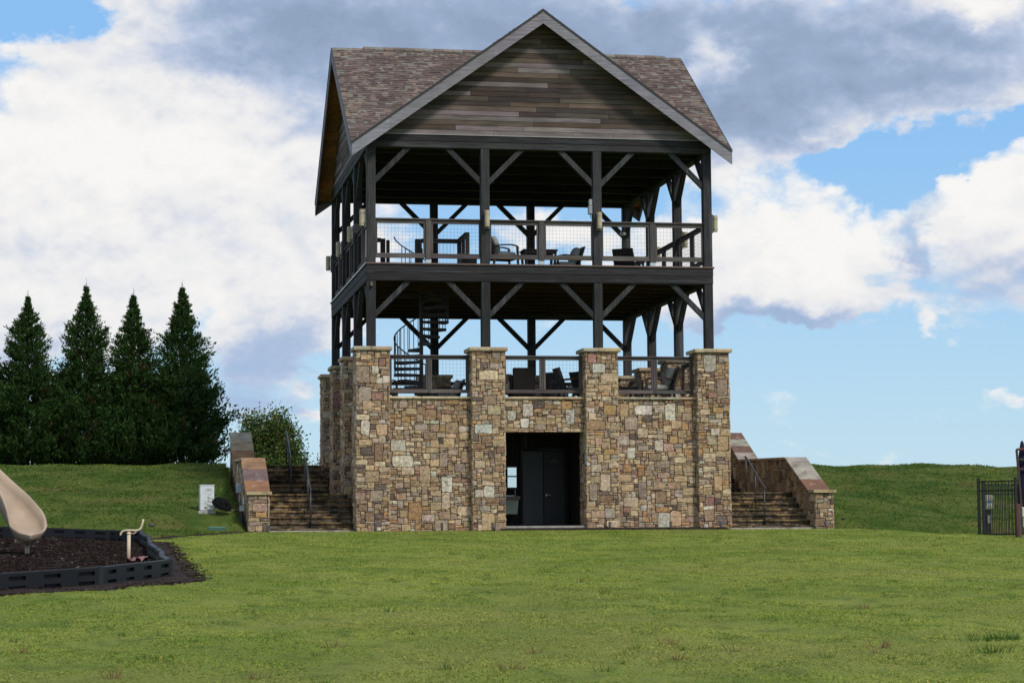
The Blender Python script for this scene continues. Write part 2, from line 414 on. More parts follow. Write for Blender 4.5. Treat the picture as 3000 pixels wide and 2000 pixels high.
def H(x, y):
    x = np.asarray(x, float); y = np.asarray(y, float)
    z = -0.0336 * np.maximum(-2 - y, 0)
    z = z + .035 * np.sin(x * .33 + y * .21) * np.sin(y * .37 - x * .12 + 1) * np.clip((-3 - y) / 10, 0, 1)
    z = z + (.020 * np.sin(x * 2.1 + 1.3 * np.sin(y * 1.1)) * np.sin(y * 1.5 + x * .4) + .012 * np.sin(x * 1.1 - y * .6) * np.sin(y * .9 + x * .7)) * np.clip((-2.5 - y) / 3, 0, 1)
    # ridge: beyond it the ground dips before the bank on the right
    z = z - .035 * sm(-1.6, -.6, y) * np.clip((sm(.6, -.2, x) * sm(-3.6, -3.2, x)) + sm(10.0, 10.5, x) * sm(13.8, 13.3, x), 0, 1)
    rx = np.clip((x - 13.6) / 4, 0, 1)
    z = z - rx * .40 * sm(-9, -2, y) - .016 * np.maximum(x - 14, 0)
    # banks either side of the tower, platform behind
    k = np.where(x > 5, 1, 1)
    bank = .66 * sm(-.5, 1.4, y) + .62 * sm(1.0, 5.2, y) + .92 * sm(4.2, 10, y)
    out_ = np.maximum(sm(-3.2, -3.5, x), 0) + np.maximum(sm(13.3, 13.6, x), 0)
    # under the building and stairs the ground stays low in front, high behind
    inn = 2.2 * sm(10.6, 11.6, y)
    left_fade = 1 - .06 * sm(-12, -30, x)
    zr_ = bank * (1 + rx * .20 * sm(-1, 6, y)) * left_fade + rx * .0
    z = z + np.where(y > -.6, np.clip(out_, 0, 1) * zr_ + (1 - np.clip(out_, 0, 1)) * inn, 0)
    z = z - .05 * np.maximum(y - 15, 0) * (y < 60) - .05 * 45 * (y >= 60)
    z = z + (.07 * np.sin(x * .9 + 2 + y * .3) * np.sin(y * .8 + x * .2) + .04 * np.sin(x * 2.3 + y) * np.sin(y * 1.9 - x)) * sm(.9, 3, y) * (out_ > .5)
    lf = np.where(x < -3.3, np.clip((y - (-.7 + 2.2 * (x + 3.3))) / 3, 0, 1), 0) * np.clip((-y) / 2, 0, 1) * .10
    z = z + lf
    return z


def build_ground():
    xs = np.unique(np.concatenate([np.linspace(-900, -60, 22), np.linspace(-60, -22, 50), np.arange(-22, 32, .3), [-3.5, -3.2, 13.3, 13.6], np.linspace(32, 80, 50), np.linspace(80, 900, 22)]))
    ys = np.unique(np.concatenate([np.linspace(-400, -75, 20), np.arange(-75, -3, .4), np.arange(-3, 14, .2), np.linspace(14, 60, 60), np.linspace(60, 1500, 25)]))
    X, Y = np.meshgrid(xs, ys); Z = H(X, Y)
    rnd = np.random.RandomState(4)
    near = (X > -40) & (X < 50) & (Y < 14) & (Y > -75)
    Z = Z + near * (rnd.rand(*Z.shape) - .5) * .008
    # the ground runs under the masonry, never through it
    inside = (X > -3.0) & (X < 13.1) & (Y > -.05) & (Y < 10.9)
    Z = np.where(inside, -.12, Z)
    V_ = np.stack([X.ravel(), Y.ravel(), Z.ravel()], 1)
    nx = len(xs); i, j = np.meshgrid(np.arange(len(ys) - 1), np.arange(nx - 1), indexing='ij')
    a = (i * nx + j).ravel(); Fc = np.stack([a, a + 1, a + nx + 1, a + nx], 1)
    o_ = fast_mesh('ground', V_, Fc, np.ones((len(Fc), 3), 'f4'), M['lawn'], kind='structure')
    o_.data.shade_smooth(); return o_


build_ground()


# mulch bed polygon of the play area and the bed line along the tower
BED = [(-30, -27.0), (-8.39, -29.86), (-7.0, -28.75), (-5.95, -26.9), (-6.15, -9.2), (-6.9, -8.4), (-9.5, -8.1), (-30, -6)]


OUTBED = [(-30, -28.6), (-8.4, -30.75), (-6.85, -29.5), (-5.50, -27.5), (-5.55, -24), (-5.62, -16), (-5.62, -11), (-5.75, -8.6), (-6.6, -7.7), (-9.5, -7.9), (-30, -6)]


def in_poly(x, y, poly):
    x = np.asarray(x); y = np.asarray(y); c_ = np.zeros(x.shape, bool); n = len(poly)
    for i in range(n):
        (x0, y0), (x1, y1) = poly[i], poly[(i + 1) % n]
        k = ((y0 > y) != (y1 > y)) & (x < (x1 - x0) * (y - y0) / ((y1 - y0) or 1e-9) + x0); c_ ^= k
    return c_


def build_grass():
    rng = np.random.RandomState(11)
    cx, cy = CAM[0], CAM[1]
    # polar sampling about the place the lawn is seen from, spread wide on both sides
    def sample(n, d0, d1, p, h0, wid, half):
        u = rng.rand(n); d = (d0 ** p + u * (d1 ** p - d0 ** p)) ** (1 / p)
        a = YAW + (rng.rand(n) * 2 - 1) * half
        return cx + d * np.sin(a), cy + d * np.cos(a), d
    V_ = []; T_ = []
    for (n, d0, d1, p, half, hh, ww) in ((760000, 12, 62, 1.0, .31, .013, .0070), (170000, 52, 77, 1.3, .34, .022, .010)):
        x, y, d = sample(n, d0, d1, p, 0, 0, half)
        keep = ~((x > -3.45) & (x < 13.6) & (y > -.46) & (y < 11)) & ~((x > 3.6) & (x < 10.2) & (y > -.72)) & ~(((x < 0) & (x > -3.3) | (x > 10.3) & (x < 13.5)) & (y > -.62)) & ~((abs(x + 4.3) < .5) & (y > -.15) & (y < 2.1)) & ~in_poly(x + .16 * np.sin(y * 5.1) + .1 * np.sin(x * 9 + y * 3) + rng.randn(n) * .10, y + .18 * np.sin(x * 6.3) + rng.randn(n) * .12, OUTBED) | (in_poly(x, y, OUTBED) & ~in_poly(x, y, [(q[0] + .25, q[1] - .25) for q in BED]) & (rng.rand(n) < .22))
        # ragged edge of the bed
        x, y, d = x[keep], y[keep], d[keep]
        edge = np.where(x < -3.3, np.maximum(-8, -.7 + 2.2 * (x + 3.3)), -.6)
        keep = (y > edge) & (y < 13) if d0 > 50 else (y < edge)
        x, y, d = x[keep], y[keep], d[keep]
        n = len(x); z = H(x, y) - .005
        cl = .5 + .5 * np.sin(x * 2.1 + np.sin(y * 1.7) * 1.3) * np.sin(y * 1.3 + x * .7)
        h = hh * (.45 + .9 * cl * rng.rand(n) + .4 * rng.rand(n)) * (1 + d / 90)
        wd = ww * (.7 + .6 * rng.rand(n)) * (1 + d / 45)
        th = rng.rand(n) * 2 * np.pi; ln = (.016 + .040 * rng.rand(n)) * (1 if d0 < 50 else 2.2); lt = rng.rand(n) * 2 * np.pi
        a = np.stack([x - np.cos(th) * wd, y - np.sin(th) * wd, z], 1); b_ = np.stack([x + np.cos(th) * wd, y + np.sin(th) * wd, z], 1)
        c_ = np.stack([x + np.cos(lt) * ln, y + np.sin(lt) * ln, z + h], 1)
        V_.append(np.stack([a, b_, c_], 1).reshape(-1, 3))
        k = ((1.10 if d0 < 50 else 1.5) + .15 + .25 * rng.rand(n))[:, None] * np.ones((1, 3)); k[:, 0] *= .92 + .16 * rng.rand(n)
        straw = rng.rand(n) < .025; k[straw] = k[straw] * np.array([1.9, 1.25, 1.6])
        T_.append(k)
    V_ = np.concatenate(V_); T_ = np.concatenate(T_); Fc = np.arange(len(V_)).reshape(-1, 3)
    o_ = fast_mesh('grass', V_, Fc, T_, M['grass'], kind='stuff')
    o_['label'] = 'short green turf blades covering the lawn and banks'
    # coarse weedy tufts
    V_ = []; T_ = []
    spots = []
    for i in range(260):
        d = 13 + 40 * rng.rand() ** 1.5; a = YAW + (rng.rand() * 2 - 1) * .27
        spots.append((cx + d * math.sin(a), cy + d * math.cos(a), .3 + .55 * rng.rand() ** 2, rng.rand()))
    for sx_, sy_ in ((-1.47, -40.67), (1.7, -41.1), (1.9, -41.0), (1.5, -41.3), (1.2, -42.2), (-5.6, -43.0), (-3.4, -42.6), (0.4, -41.4), (-6.8, -42.4), (-4.7, -40.0)):
        spots.append((sx_, sy_, .75 if sx_ > 1 else 1.0, .1 if sx_ > 1 else .8))
    for (x, y, s_, kind_) in spots:
        if in_poly(np.array([x]), np.array([y]), BED)[0]: continue
        n = int(26 * s_) + (60 if (kind_ == .1) else 0); z = float(H(x, y))
        r_ = rng.rand(n) * .09 * s_ * (3 if kind_ == .1 else 1); ph = rng.rand(n) * 6.283; bx = x + r_ * np.cos(ph) * 1.5; by = y + r_ * np.sin(ph)
        h = (.05 + .09 * rng.rand(n)) * s_; th = rng.rand(n) * 6.283; lt = ph; wd = .0045
        a = np.stack([bx - np.cos(th) * wd, by - np.sin(th) * wd, np.full(n, z)], 1); b_ = np.stack([bx + np.cos(th) * wd, by + np.sin(th) * wd, np.full(n, z)], 1)
        c_ = np.stack([bx + np.cos(lt) * h * .6, by + np.sin(lt) * h * .6, z + h], 1)
        V_.append(np.stack([a, b_, c_], 1).reshape(-1, 3))
        base = np.array([.075, .14, .03]) if kind_ < .45 else (np.array([.12, .17, .04]) if kind_ < .75 else np.array([.24, .17, .08]))
        T_.append(base[None] * (.7 + .6 * rng.rand(n))[:, None])
    V_ = np.concatenate(V_); T_ = np.concatenate(T_)
    o_ = fast_mesh('weed_tufts', V_, np.arange(len(V_)).reshape(-1, 3), T_, M['leaf'], kind='stuff')
    o_['label'] = 'scattered coarse weed tufts standing in the lawn'


build_grass()

# ============================================================ stonework
PAL0 = [((.40, .295, .18), 6), ((.46, .37, .25), 3.6), ((.34, .285, .23), 2.2), ((.25, .165, .105), 3.0), ((.37, .225, .11), 1.2), ((.35, .25, .19), 1.2),
       ((.13, .10, .085), 1.5), ((.41, .30, .18), 2.4), ((.50, .45, .37), 1.1), ((.32, .23, .15), 4.2), ((.30, .17, .13), .5), ((.29, .225, .17), 2.4)]
PAL = [(tuple(min(.6, c_ * f_) for c_, f_ in zip(p_[0], (1.03, .985, .945))), p_[1]) for p_ in PAL0]
PW = [p[1] for p in PAL]


def warp(u, v, sd):
    a = math.sin(u * 7.3 + sd) * math.cos(v * 5.9 + sd * 1.7) + .6 * math.sin(u * 15.1 - v * 11.0 + sd * .6)
    b_ = math.cos(u * 6.1 + sd * 2.1) * math.sin(v * 8.7 - sd) + .6 * math.sin(v * 14.0 + u * 12.3 + sd)
    return a * .011, b_ * .010


def stones(o, ud, vd, nd, wd, ht, sd, mask=None, cell=(.062, .054), big=1.0, dep=.040, dull=1.0, edge_fix=True):
    """random rubble laid to cover a wd x ht face at o; returns (verts, faces, colour, area, is_big)"""
    rnd = random.Random(sd); o = Vector(o); ud = Vector(ud); vd = Vector(vd); nd = Vector(nd)
    nu = max(1, int(round(wd / cell[0]))); nv = max(1, int(round(ht / cell[1]))); cu = wd / nu; cv = ht / nv
    occ = [[False] * nu for _ in range(nv)]
    if mask:
        for j in range(nv):
            for i in range(nu):
                if not mask((i + .5) * cu, (j + .5) * cv): occ[j][i] = True
    R_ = []
    def fits(i, j, a, b_): return i + a <= nu and j + b_ <= nv and all(not occ[y][x] for y in range(j, j + b_) for x in range(i, i + a))
    def take(i, j, a, b_, big_):
        for y in range(j, j + b_):
            for x in range(i, i + a): occ[y][x] = True
        R_.append((i, j, a, b_, big_))
    area = wd * ht
    for _ in range(int(area * 2.0 * big * 3)):
        a = rnd.randint(4, 6); b_ = rnd.randint(5, 9)
        if rnd.random() < .25: a, b_ = b_, a
        i = rnd.randint(0, max(0, nu - a)); j = rnd.randint(0, max(0, nv - b_))
        if len(R_) < area * 1.55 * big and fits(i, j, a, b_) : take(i, j, a, b_, True)
    for _ in range(int(area * 46 * big)):
        a = rnd.randint(3, 6); b_ = rnd.randint(3, 4)
        i = rnd.randint(0, max(0, nu - a)); j = rnd.randint(0, max(0, nv - b_))
        if rnd.random() < .5 and fits(i, j, a, b_): take(i, j, a, b_, False)
    for j in range(nv):
        for i in range(nu):
            if occ[j][i]: continue
            for _ in range(5):
                b_ = rnd.choice((1, 2, 2, 2, 3)); a = rnd.choice((2, 3, 4, 4, 5, 6)) if b_ < 3 else rnd.choice((2, 3, 4))
                if fits(i, j, a, b_): take(i, j, a, b_, False); break
            else:
                a = 1
                while fits(i, j, a + 1, 1) and a < 4: a += 1
                take(i, j, a, 1, False)
    res = []
    for (i, j, a, b_, big_) in R_:
        g = rnd.uniform(.004, .008); u0, u1, v0, v1 = i * cu + g, (i + a) * cu - g, j * cv + g, (j + b_) * cv - g
        W_, H_ = u1 - u0, v1 - v0; mn = min(W_, H_)
        ch = [min(mn * .36, rnd.uniform(.005, .020) * (3.0 if big_ and rnd.random() < .5 else 1.0)) for _ in range(4)]
        e = lambda s_=1: rnd.uniform(-.006, .004) * s_
        pts = [(u0 + ch[0], v0 + e(.4)), ((u0 + u1) / 2 + e(), v0 + e()), (u1 - ch[1], v0 + e(.4)), (u1 + e(.4), v0 + ch[1]), (u1 + e(), (v0 + v1) / 2), (u1 + e(.4), v1 - ch[2]),
               (u1 - ch[2], v1 + e(.4)), ((u0 + u1) / 2 + e(), v1 + e()), (u0 + ch[3], v1 + e(.4)), (u0 + e(.4), v1 - ch[3]), (u0 + e(), (v0 + v1) / 2), (u0 + e(.4), v0 + ch[0])]
        if a * b_ <= 4: pts = [p for k, p in enumerate(pts) if k not in (4, 10)]
        q = []
        for (u_, v_) in pts:
            du, dv = warp(u_, v_, sd)
            fu = min(1, u_ / .12, (wd - u_) / .12); fv = min(1, v_ / .12, (ht - v_) / .12)
            q.append((u_ + du * max(0, fu), v_ + dv * max(0, fv)))
        n = len(q); mu = sum(p[0] for p in q) / n; mv = sum(p[1] for p in q) / n
        d = dep * rnd.uniform(.55, 1.15); tu, tv = rnd.uniform(-.012, .012), rnd.uniform(-.012, .012); ins = min(.010, mn * .16)
        vs = []
        for k_, (u_, v_) in enumerate(q): vs.append(o + ud * u_ + vd * v_ - nd * .006)
        for k_, (u_, v_) in enumerate(q): vs.append(o + ud * u_ + vd * v_ + nd * (d * .72))
        for k_, (u_, v_) in enumerate(q):
            L = math.hypot(u_ - mu, v_ - mv) or 1
            uu = u_ - (u_ - mu) / L * ins; vv_ = v_ - (v_ - mv) / L * ins
            vs.append(o + ud * uu + vd * vv_ + nd * (d + (uu - mu) / max(W_, .05) * tu + (vv_ - mv) / max(H_, .05) * tv + rnd.uniform(-.0025, .0025)))
        vs.append(o + ud * (mu + rnd.uniform(-.2, .2) * W_) + vd * (mv + rnd.uniform(-.2, .2) * H_) + nd * (d + rnd.uniform(.0, .009)))
        fs = []
        for k in range(n):
            k2 = (k + 1) % n
            fs += [(k, k2, n + k2, n + k), (n + k, n + k2, 2 * n + k2, 2 * n + k), (2 * n + k, 2 * n + k2, 3 * n)]
        if Vector(ud).cross(Vector(vd)).dot(nd) < 0: fs = [f[::-1] for f in fs]
        col = rnd.choices(PAL, PW)[0][0]
        if big_ and rnd.random() < .6: col = rnd.choice([(.50, .45, .36), (.47, .39, .29), (.40, .34, .27), (.27, .20, .16), (.40, .27, .15), (.44, .33, .23), (.54, .50, .43), (.34, .25, .18), (.30, .16, .13)])
        col = jit(tuple(x * dull for x in col), .16, rnd)
        res.append((vs, fs, col, W_ * H_, nd))
    return res


def lay(groups, parent_default, stuff_parent, limit=300, matl=None, facing=True):
    """groups: list of (stone list, parent). The largest that face the picture become objects, the rest one stuff part."""
    allst = [(s_, par) for lst, par in groups for s_ in lst]
    key = lambda t_: -t_[0][3] * (max(.0, -t_[0][4].y * .93 - t_[0][4].x * .25) + .02)
    allst.sort(key=key)
    rest = MB()
    for k, (s_, par) in enumerate(allst):
        if k < limit:
            MB().add(s_[0], s_[1], s_[2]).build('stone', matl or M['stone'], par)
        else: rest.add(s_[0], s_[1], s_[2])
    if rest.v: rest.build('small_stones', matl or M['stone'], stuff_parent, kind='stuff')


# ============================================================ the tower
TW = thing('lookout_tower', 'lookout tower of dark timber on a fieldstone base under a cross gabled roof', 'tower', (0, 0, 0))
W, DP, PS = 10.0, 10.72, .25
PX = [i * (W - PS) / 3 + PS / 2 for i in range(4)]; PY = [i * (DP - PS) / 3 + PS / 2 for i in range(4)]
Z1, Z2, Z3, Z4, ZC, ZR = 7.027, 7.534, 10.822, 11.19, 5.14, 14.789
LEDGE = 3.765
rr = random.Random(3)
PH = .475
piers = [(x, y) for x in PX for y in PY if x in (PX[0], PX[3]) or y in (PY[0], PY[3])]
SANDS = [(.50, .39, .22), (.46, .37, .24), (.52, .42, .27), (.44, .31, .20), (.40, .36, .25)]


def slab(mb, x0, x1, y0, y1, z0, z1, col, rnd):
    """rough-edged flagstone"""
    n = max(2, int((x1 - x0) / .16)); m_ = max(2, int((y1 - y0) / .16)); P_ = []
    def j_(s_=.008): return rnd.uniform(-s_, s_)
    for i in range(n): P_.append((x0 + (x1 - x0) * i / n, y0 + j_()))
    for i in range(m_): P_.append((x1 + j_(), y0 + (y1 - y0) * i / m_))
    for i in range(n): P_.append((x1 - (x1 - x0) * i / n, y1 + j_()))
    for i in range(m_): P_.append((x0 + j_(), y1 - (y1 - y0) * i / m_))
    k = len(P_); cx, cy = (x0 + x1) / 2, (y0 + y1) / 2; e = .010
    ins = lambda p: (p[0] + math.copysign(e, cx - p[0]), p[1] + math.copysign(e, cy - p[1]))
    vs = [(*ins(p), z0) for p in P_] + [(*p, z0 + (z1 - z0) * .3 + j_(.006)) for p in P_] + [(*p, z1 - (z1 - z0) * .22 + j_(.006)) for p in P_] + [(*ins(p), z1 + j_(.003)) for p in P_]
    fs = [tuple(range(k))[::-1], tuple(range(3 * k, 4 * k))]
    for r_ in range(3): fs += [(r_ * k + i, r_ * k + (i + 1) % k, (r_ + 1) * k + (i + 1) % k, (r_ + 1) * k + i) for i in range(k)]
    mb.add(vs, fs, col)


groups = []; sd = 100
for (x, y) in piers:
    par = MB().box(x - PH + .035, x + PH - .035, y - PH + .035, y + PH - .035, -.3, ZC - .115).build('stone_pier', M['mortar'], TW)
    q = PH - .035
    for nd, o, ud in (((0, -1, 0), (x - PH + .005, y - q, 0), (1, 0, 0)), ((-1, 0, 0), (x - q, y - PH + .005, 0), (0, 1, 0)), ((1, 0, 0), (x + q, y - PH + .005, 0), (0, 1, 0)), ((0, 1, 0), (x - PH + .005, y + q, 0), (1, 0, 0))):
        outer_front = y == PY[0]; leftrow = x == PX[0]; rightrow = x == PX[3]
        lo = 0.0
        vis = True; cell = (.062, .054)
        if nd == (0, 1, 0): lo, cell = (3.7, (.1, .09)) if y < PY[3] else (1.9, (.1, .09))
        if nd == (0, -1, 0) and not outer_front: lo = 0 if (leftrow or rightrow) else 3.7
        if nd == (-1, 0, 0) and not leftrow: lo = 0 if outer_front else 3.7
        if nd == (1, 0, 0) and not rightrow: lo = 0 if outer_front else 3.7
        if nd == (1, 0, 0): cell = (.09, .075)
        o = (o[0], o[1], lo - .03); ht = ZC - .115 - lo + .03
        dull = 1.0
        st = stones(o, ud, (0, 0, 1), nd, 2 * PH - .01, ht, sd, cell=cell, dull=dull); sd += 1
        groups.append((st, par))
    # two-piece capstone
    sp = x + rr.uniform(-.1, .12)
    for (a, b_) in ((x - PH - .065, sp - .004), (sp + .004, x + PH + .065)):
        mb = MB(); slab(mb, a, b_, y - PH - .065, y + PH + .065, ZC - .105, ZC, jit(rr.choice(SANDS), .1, rr), rr); mb.build('capstone', M['slab'], par)

# infill walls, front bay by bay
def wall_bay(a, b_, axis, pos, n, z0, z1, cell, full=True):
    global sd
    if axis == 'x':
        mb = MB().box(a, b_, min(pos, pos - n * .3), max(pos, pos - n * .3), z0, z1)
        par = mb.build('stone_wall', M['mortar'], TW)
        st = stones((a, pos, z0), (1, 0, 0), (0, 0, 1), (0, n, 0), b_ - a, z1 - z0, sd, cell=cell)
    else:
        mb = MB().box(min(pos, pos - n * .3), max(pos, pos - n * .3), a, b_, z0, z1)
        par = mb.build('stone_wall', M['mortar'], TW)
        st = stones((pos, a, z0), (0, 1, 0), (0, 0, 1), (n, 0, 0), b_ - a, z1 - z0, sd, cell=cell)
    sd += 1
    groups.append((st, par)); return par


FC = (.062, .054)
YW = -.115
for i in range(3):
    a, b_ = PX[i] + PH - .03, PX[i + 1] - PH + .03
    par = wall_bay(a, b_, 'x', YW + .03, -1, 2.77 if i == 1 else -.05, LEDGE - .068, FC)
    x = a
    while x < b_ - .2:                       # ledge flags
        x2 = min(b_, x + rr.uniform(.55, 1.1));
        if b_ - x2 < .3: x2 = b_
        mb = MB(); slab(mb, x + .003, x2 - .003, YW - .055, .34, LEDGE - .066, LEDGE, jit(rr.choice(SANDS), .12, rr), rr); mb.build('ledge_stone', M['slab'], par); x = x2
for side_, pos, n in (('l', -.085, -1), ('r', W + .085, 1)):
    for i in range(3):
        a, b_ = PY[i] + PH - .03, PY[i + 1] - PH + .03
        par = wall_bay(a, b_, 'y', pos, n, -.05, LEDGE - .068, FC if side_ == 'l' else (.085, .07))
        y = a
        while y < b_ - .2:
            y2 = min(b_, y + rr.uniform(.55, 1.1))
            if b_ - y2 < .3: y2 = b_
            x0, x1 = (pos - .07, pos + .40) if side_ == 'l' else (pos - .40, pos + .07)
            mb = MB(); slab(mb, x0, x1, y + .003, y2 - .003, LEDGE - .066, LEDGE, jit(rr.choice(SANDS), .12, rr), rr); mb.build('ledge_stone', M['slab'], par); y = y2
for i in range(3):
    a, b_ = PX[i] + PH - .03, PX[i + 1] - PH + .03
    par = wall_bay(a, b_, 'x', DP + .085, 1, 1.8, LEDGE - .068, (.11, .1))
    mb = MB(); slab(mb, a, b_, DP - .32, DP + .16, LEDGE - .066, LEDGE, rr.choice(SANDS), rr); mb.build('ledge_stone', M['slab'], par)
lay(groups, TW, TW, 300)
for i in range(3): MB().box(PX[i] + PH - .03, PX[i + 1] - PH + .03, DP + .02, DP + .05, -.2, 1.8).build('foundation_wall', M['mortar'], TW)
MB().box(.22, W - .22, .22, DP - .22, 3.50, 3.70, (.20, .19, .18)).build('terrace_floor', M['paint'], TW)

# entrance recess
ax0, ax1 = PX[1] + PH - .01, PX[2] - PH + .01
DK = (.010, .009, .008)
AY = 2.35
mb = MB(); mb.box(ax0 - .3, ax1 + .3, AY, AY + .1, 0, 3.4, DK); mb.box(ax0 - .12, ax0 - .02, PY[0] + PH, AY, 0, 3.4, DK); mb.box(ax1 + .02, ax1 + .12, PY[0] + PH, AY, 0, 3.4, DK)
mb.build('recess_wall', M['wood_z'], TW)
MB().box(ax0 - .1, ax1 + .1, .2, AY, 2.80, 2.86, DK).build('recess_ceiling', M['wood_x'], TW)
MB().box(ax0 - .02, ax1 + .02, -.22, AY, -.2, .145, (.36, .33, .29)).build('door_sill', M['slab'], TW)
XD = lambda p: p
def door(x0, x1, c_, handle):
    d_ = MB().bbox(x0, x1, AY - .05, AY, .19, 2.33, c_, .006).build('door', M['paint'], TW, label='black double door leaf' if handle else 'dark slate double door leaf')
    if handle:
        h = MB().lathe((x0 + .07, AY - .075, 1.05), [(.0, -.03), (.03, -.03), (.035, 0), (.03, .03), (0, .03)], 10, (.5, .5, .5)); h.tube([(x0 + .07, AY - .09, 1.05), (x0 + .19, AY - .10, 1.05)], .011, 6, (.6, .6, .6)); h.build('handle', M['metal'], d_)
        MB().lathe((x0 + .07, AY - .06, 1.25), [(0, -.03), (.028, -.03), (.028, .03), (0, .03)], 10, (.03, .03, .03)).build('lock', M['paint'], d_)
        MB().box(x0 + .2, x0 + .42, AY - .056, AY - .0505, 2.02, 2.07, (.05, .05, .05)).build('door_plate', M['paint'], d_)
door(4.80, 5.41, (.030, .033, .037), False); door(5.425, 6.05, (.010, .0105, .0115), True)
for x0 in (4.72, 6.055): MB().box(x0, x0 + .07, AY - .07, AY - .002, .15, 2.42, (.012, .011, .010)).build('door_jamb', M['wood_z'], TW)
MB().box(4.795, 6.05, AY - .07, AY - .002, 2.34, 2.42, (.012, .011, .010)).build('door_head', M['wood_x'], TW)
mr = MB()
for z0, z1 in ((1.62, 1.86), (1.28, 1.58)): mr.box(4.36, 4.62, AY - .03, AY - .012, z0 + .0, z1, (1, 1, 1))
fr = MB().box(4.33, 4.65, AY - .035, AY - .001, 1.24, 1.27).box(4.33, 4.65, AY - .035, AY - .001, 1.87, 1.90).box(4.33, 4.65, AY - .035, AY - .001, 1.585, 1.615).build('mirror_frame', M['black'], TW)
mr.build('mirror', M['mirror'], fr)

# timber frame -----------------------------------------------------------
def wc(k=1.0): return jit((.029 * k, .029 * k, .030 * k), .25, rr)
for (x, y) in piers:
    for (a, b_) in ((ZC, Z1), (Z2 + .0, Z3)):
        MB().bbox(x - PS / 2, x + PS / 2, y - PS / 2, y + PS / 2, a, b_, wc(1.1), .012).build('post', M['wood_z'], TW)
def brace(px, py, dx, dy, zt):
    L = .93; h = .075
    p = Vector((px + dx * (PS / 2), py + dy * (PS / 2), zt - L)); q = Vector((px + dx * (PS / 2 + L), py + dy * (PS / 2 + L), zt))
    d = (q - p).normalized(); p -= d * .03; q += d * .0
    nrm = Vector((-d.z * dx, -d.z * dy, d.x * dx + d.y * dy))
    s_ = Vector((dy, dx, 0)); s_ = Vector((abs(s_.x), abs(s_.y), 0)) * .065
    # sheared ends: flush to the post and to the beam
    u_ = Vector((dx, dy, 0)); hz = .20
    A = [Vector((px + dx * PS / 2, py + dy * PS / 2, zt - L - hz * .5)), Vector((px + dx * PS / 2, py + dy * PS / 2, zt - L + hz * .5)),
         Vector((px + dx * (PS / 2 + L - hz * .5), py + dy * (PS / 2 + L - hz * .5), zt)), Vector((px + dx * (PS / 2 + L + hz * .5), py + dy * (PS / 2 + L + hz * .5), zt))]
    vs = [a - s_ for a in A] + [a + s_ for a in A]
    MB().add(vs, [(0, 1, 2, 3), (7, 6, 5, 4), (0, 4, 5, 1), (1, 5, 6, 2), (2, 6, 7, 3), (3, 7, 4, 0)], wc(1.25)).build('brace', M['wood_z'], TW)
for zt in (Z1, Z3):
    for y in (PY[0], PY[3]):
        for i in range(4):
            if i < 3: brace(PX[i], y, 1, 0, zt)
            if i > 0: brace(PX[i], y, -1, 0, zt)
    for x in (PX[0], PX[3]):
        for i in range(4):
            if i < 3: brace(x, PY[i], 0, 1, zt)
            if i > 0: brace(x, PY[i], 0, -1, zt)
def ring(z0, z1, out_, name, k=1.0, th=.25, mats=('wood_x', 'wood_y'), col=None):
    MB().bbox(-out_, W + out_, -out_, -out_ + th, z0, z1, col or wc(k), .012).build(name, M[mats[0]], TW)
    MB().bbox(-out_, W + out_, DP + out_ - th, DP + out_, z0, z1, col or wc(k), .012).build(name, M[mats[0]], TW)
    MB().bbox(-out_, -out_ + th, -out_ + th + .002, DP + out_ - th - .002, z0, z1, col or wc(k), .012).build(name, M[mats[1]], TW)
    MB().bbox(W + out_ - th, W + out_, -out_ + th + .002, DP + out_ - th - .002, z0, z1, col or wc(k), .012).build(name, M[mats[1]], TW)
ring(Z1, 7.255, .008, 'deck_beam', .95); ring(7.259, 7.478, .012, 'deck_beam', .95)
ring(7.482, Z2, .045, 'deck_trim', 1, .20, ('paint', 'paint'), (.125, .078, .066))
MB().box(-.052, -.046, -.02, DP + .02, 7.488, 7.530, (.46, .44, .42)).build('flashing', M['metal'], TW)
ring(Z3, 11.0, .004, 'eave_beam', .95); ring(11.004, Z4, .008, 'eave_beam', .95)
# deck boards and joists under them
for k in range(9):
    y = .9 + k * 1.12
    MB().box(.25, W - .25, y - .05, y + .05, 7.12, 7.40, jit((.045, .026, .013), .2, rr)).build('joist', M['wood_x'], TW)
mb = MB(); SPX, SPY, SPR = 2.06, 4.0, .82
def deck_piece(x0, x1, y0, y1): mb.box(x0, x1, y0, y1, 7.405, 7.53, (.045, .028, .015))
OX0, OX1, OY0, OY1 = 1.05, 3.2, 2.95, 5.0
deck_piece(.19, W - .19, .19, OY0); deck_piece(.19, W - .19, OY1, DP - .19); deck_piece(.19, OX0, OY0, OY1); deck_piece(OX1, W - .19, OY0, OY1)
mb.build('deck_floor', M['wood_x'], TW)
for k in range(6):
    y = 1.2 + k * 1.67
    MB().box(.25, W - .25, y - .08, y + .08, 10.86, 11.14, wc(.8)).build('tie_beam', M['wood_x'], TW)

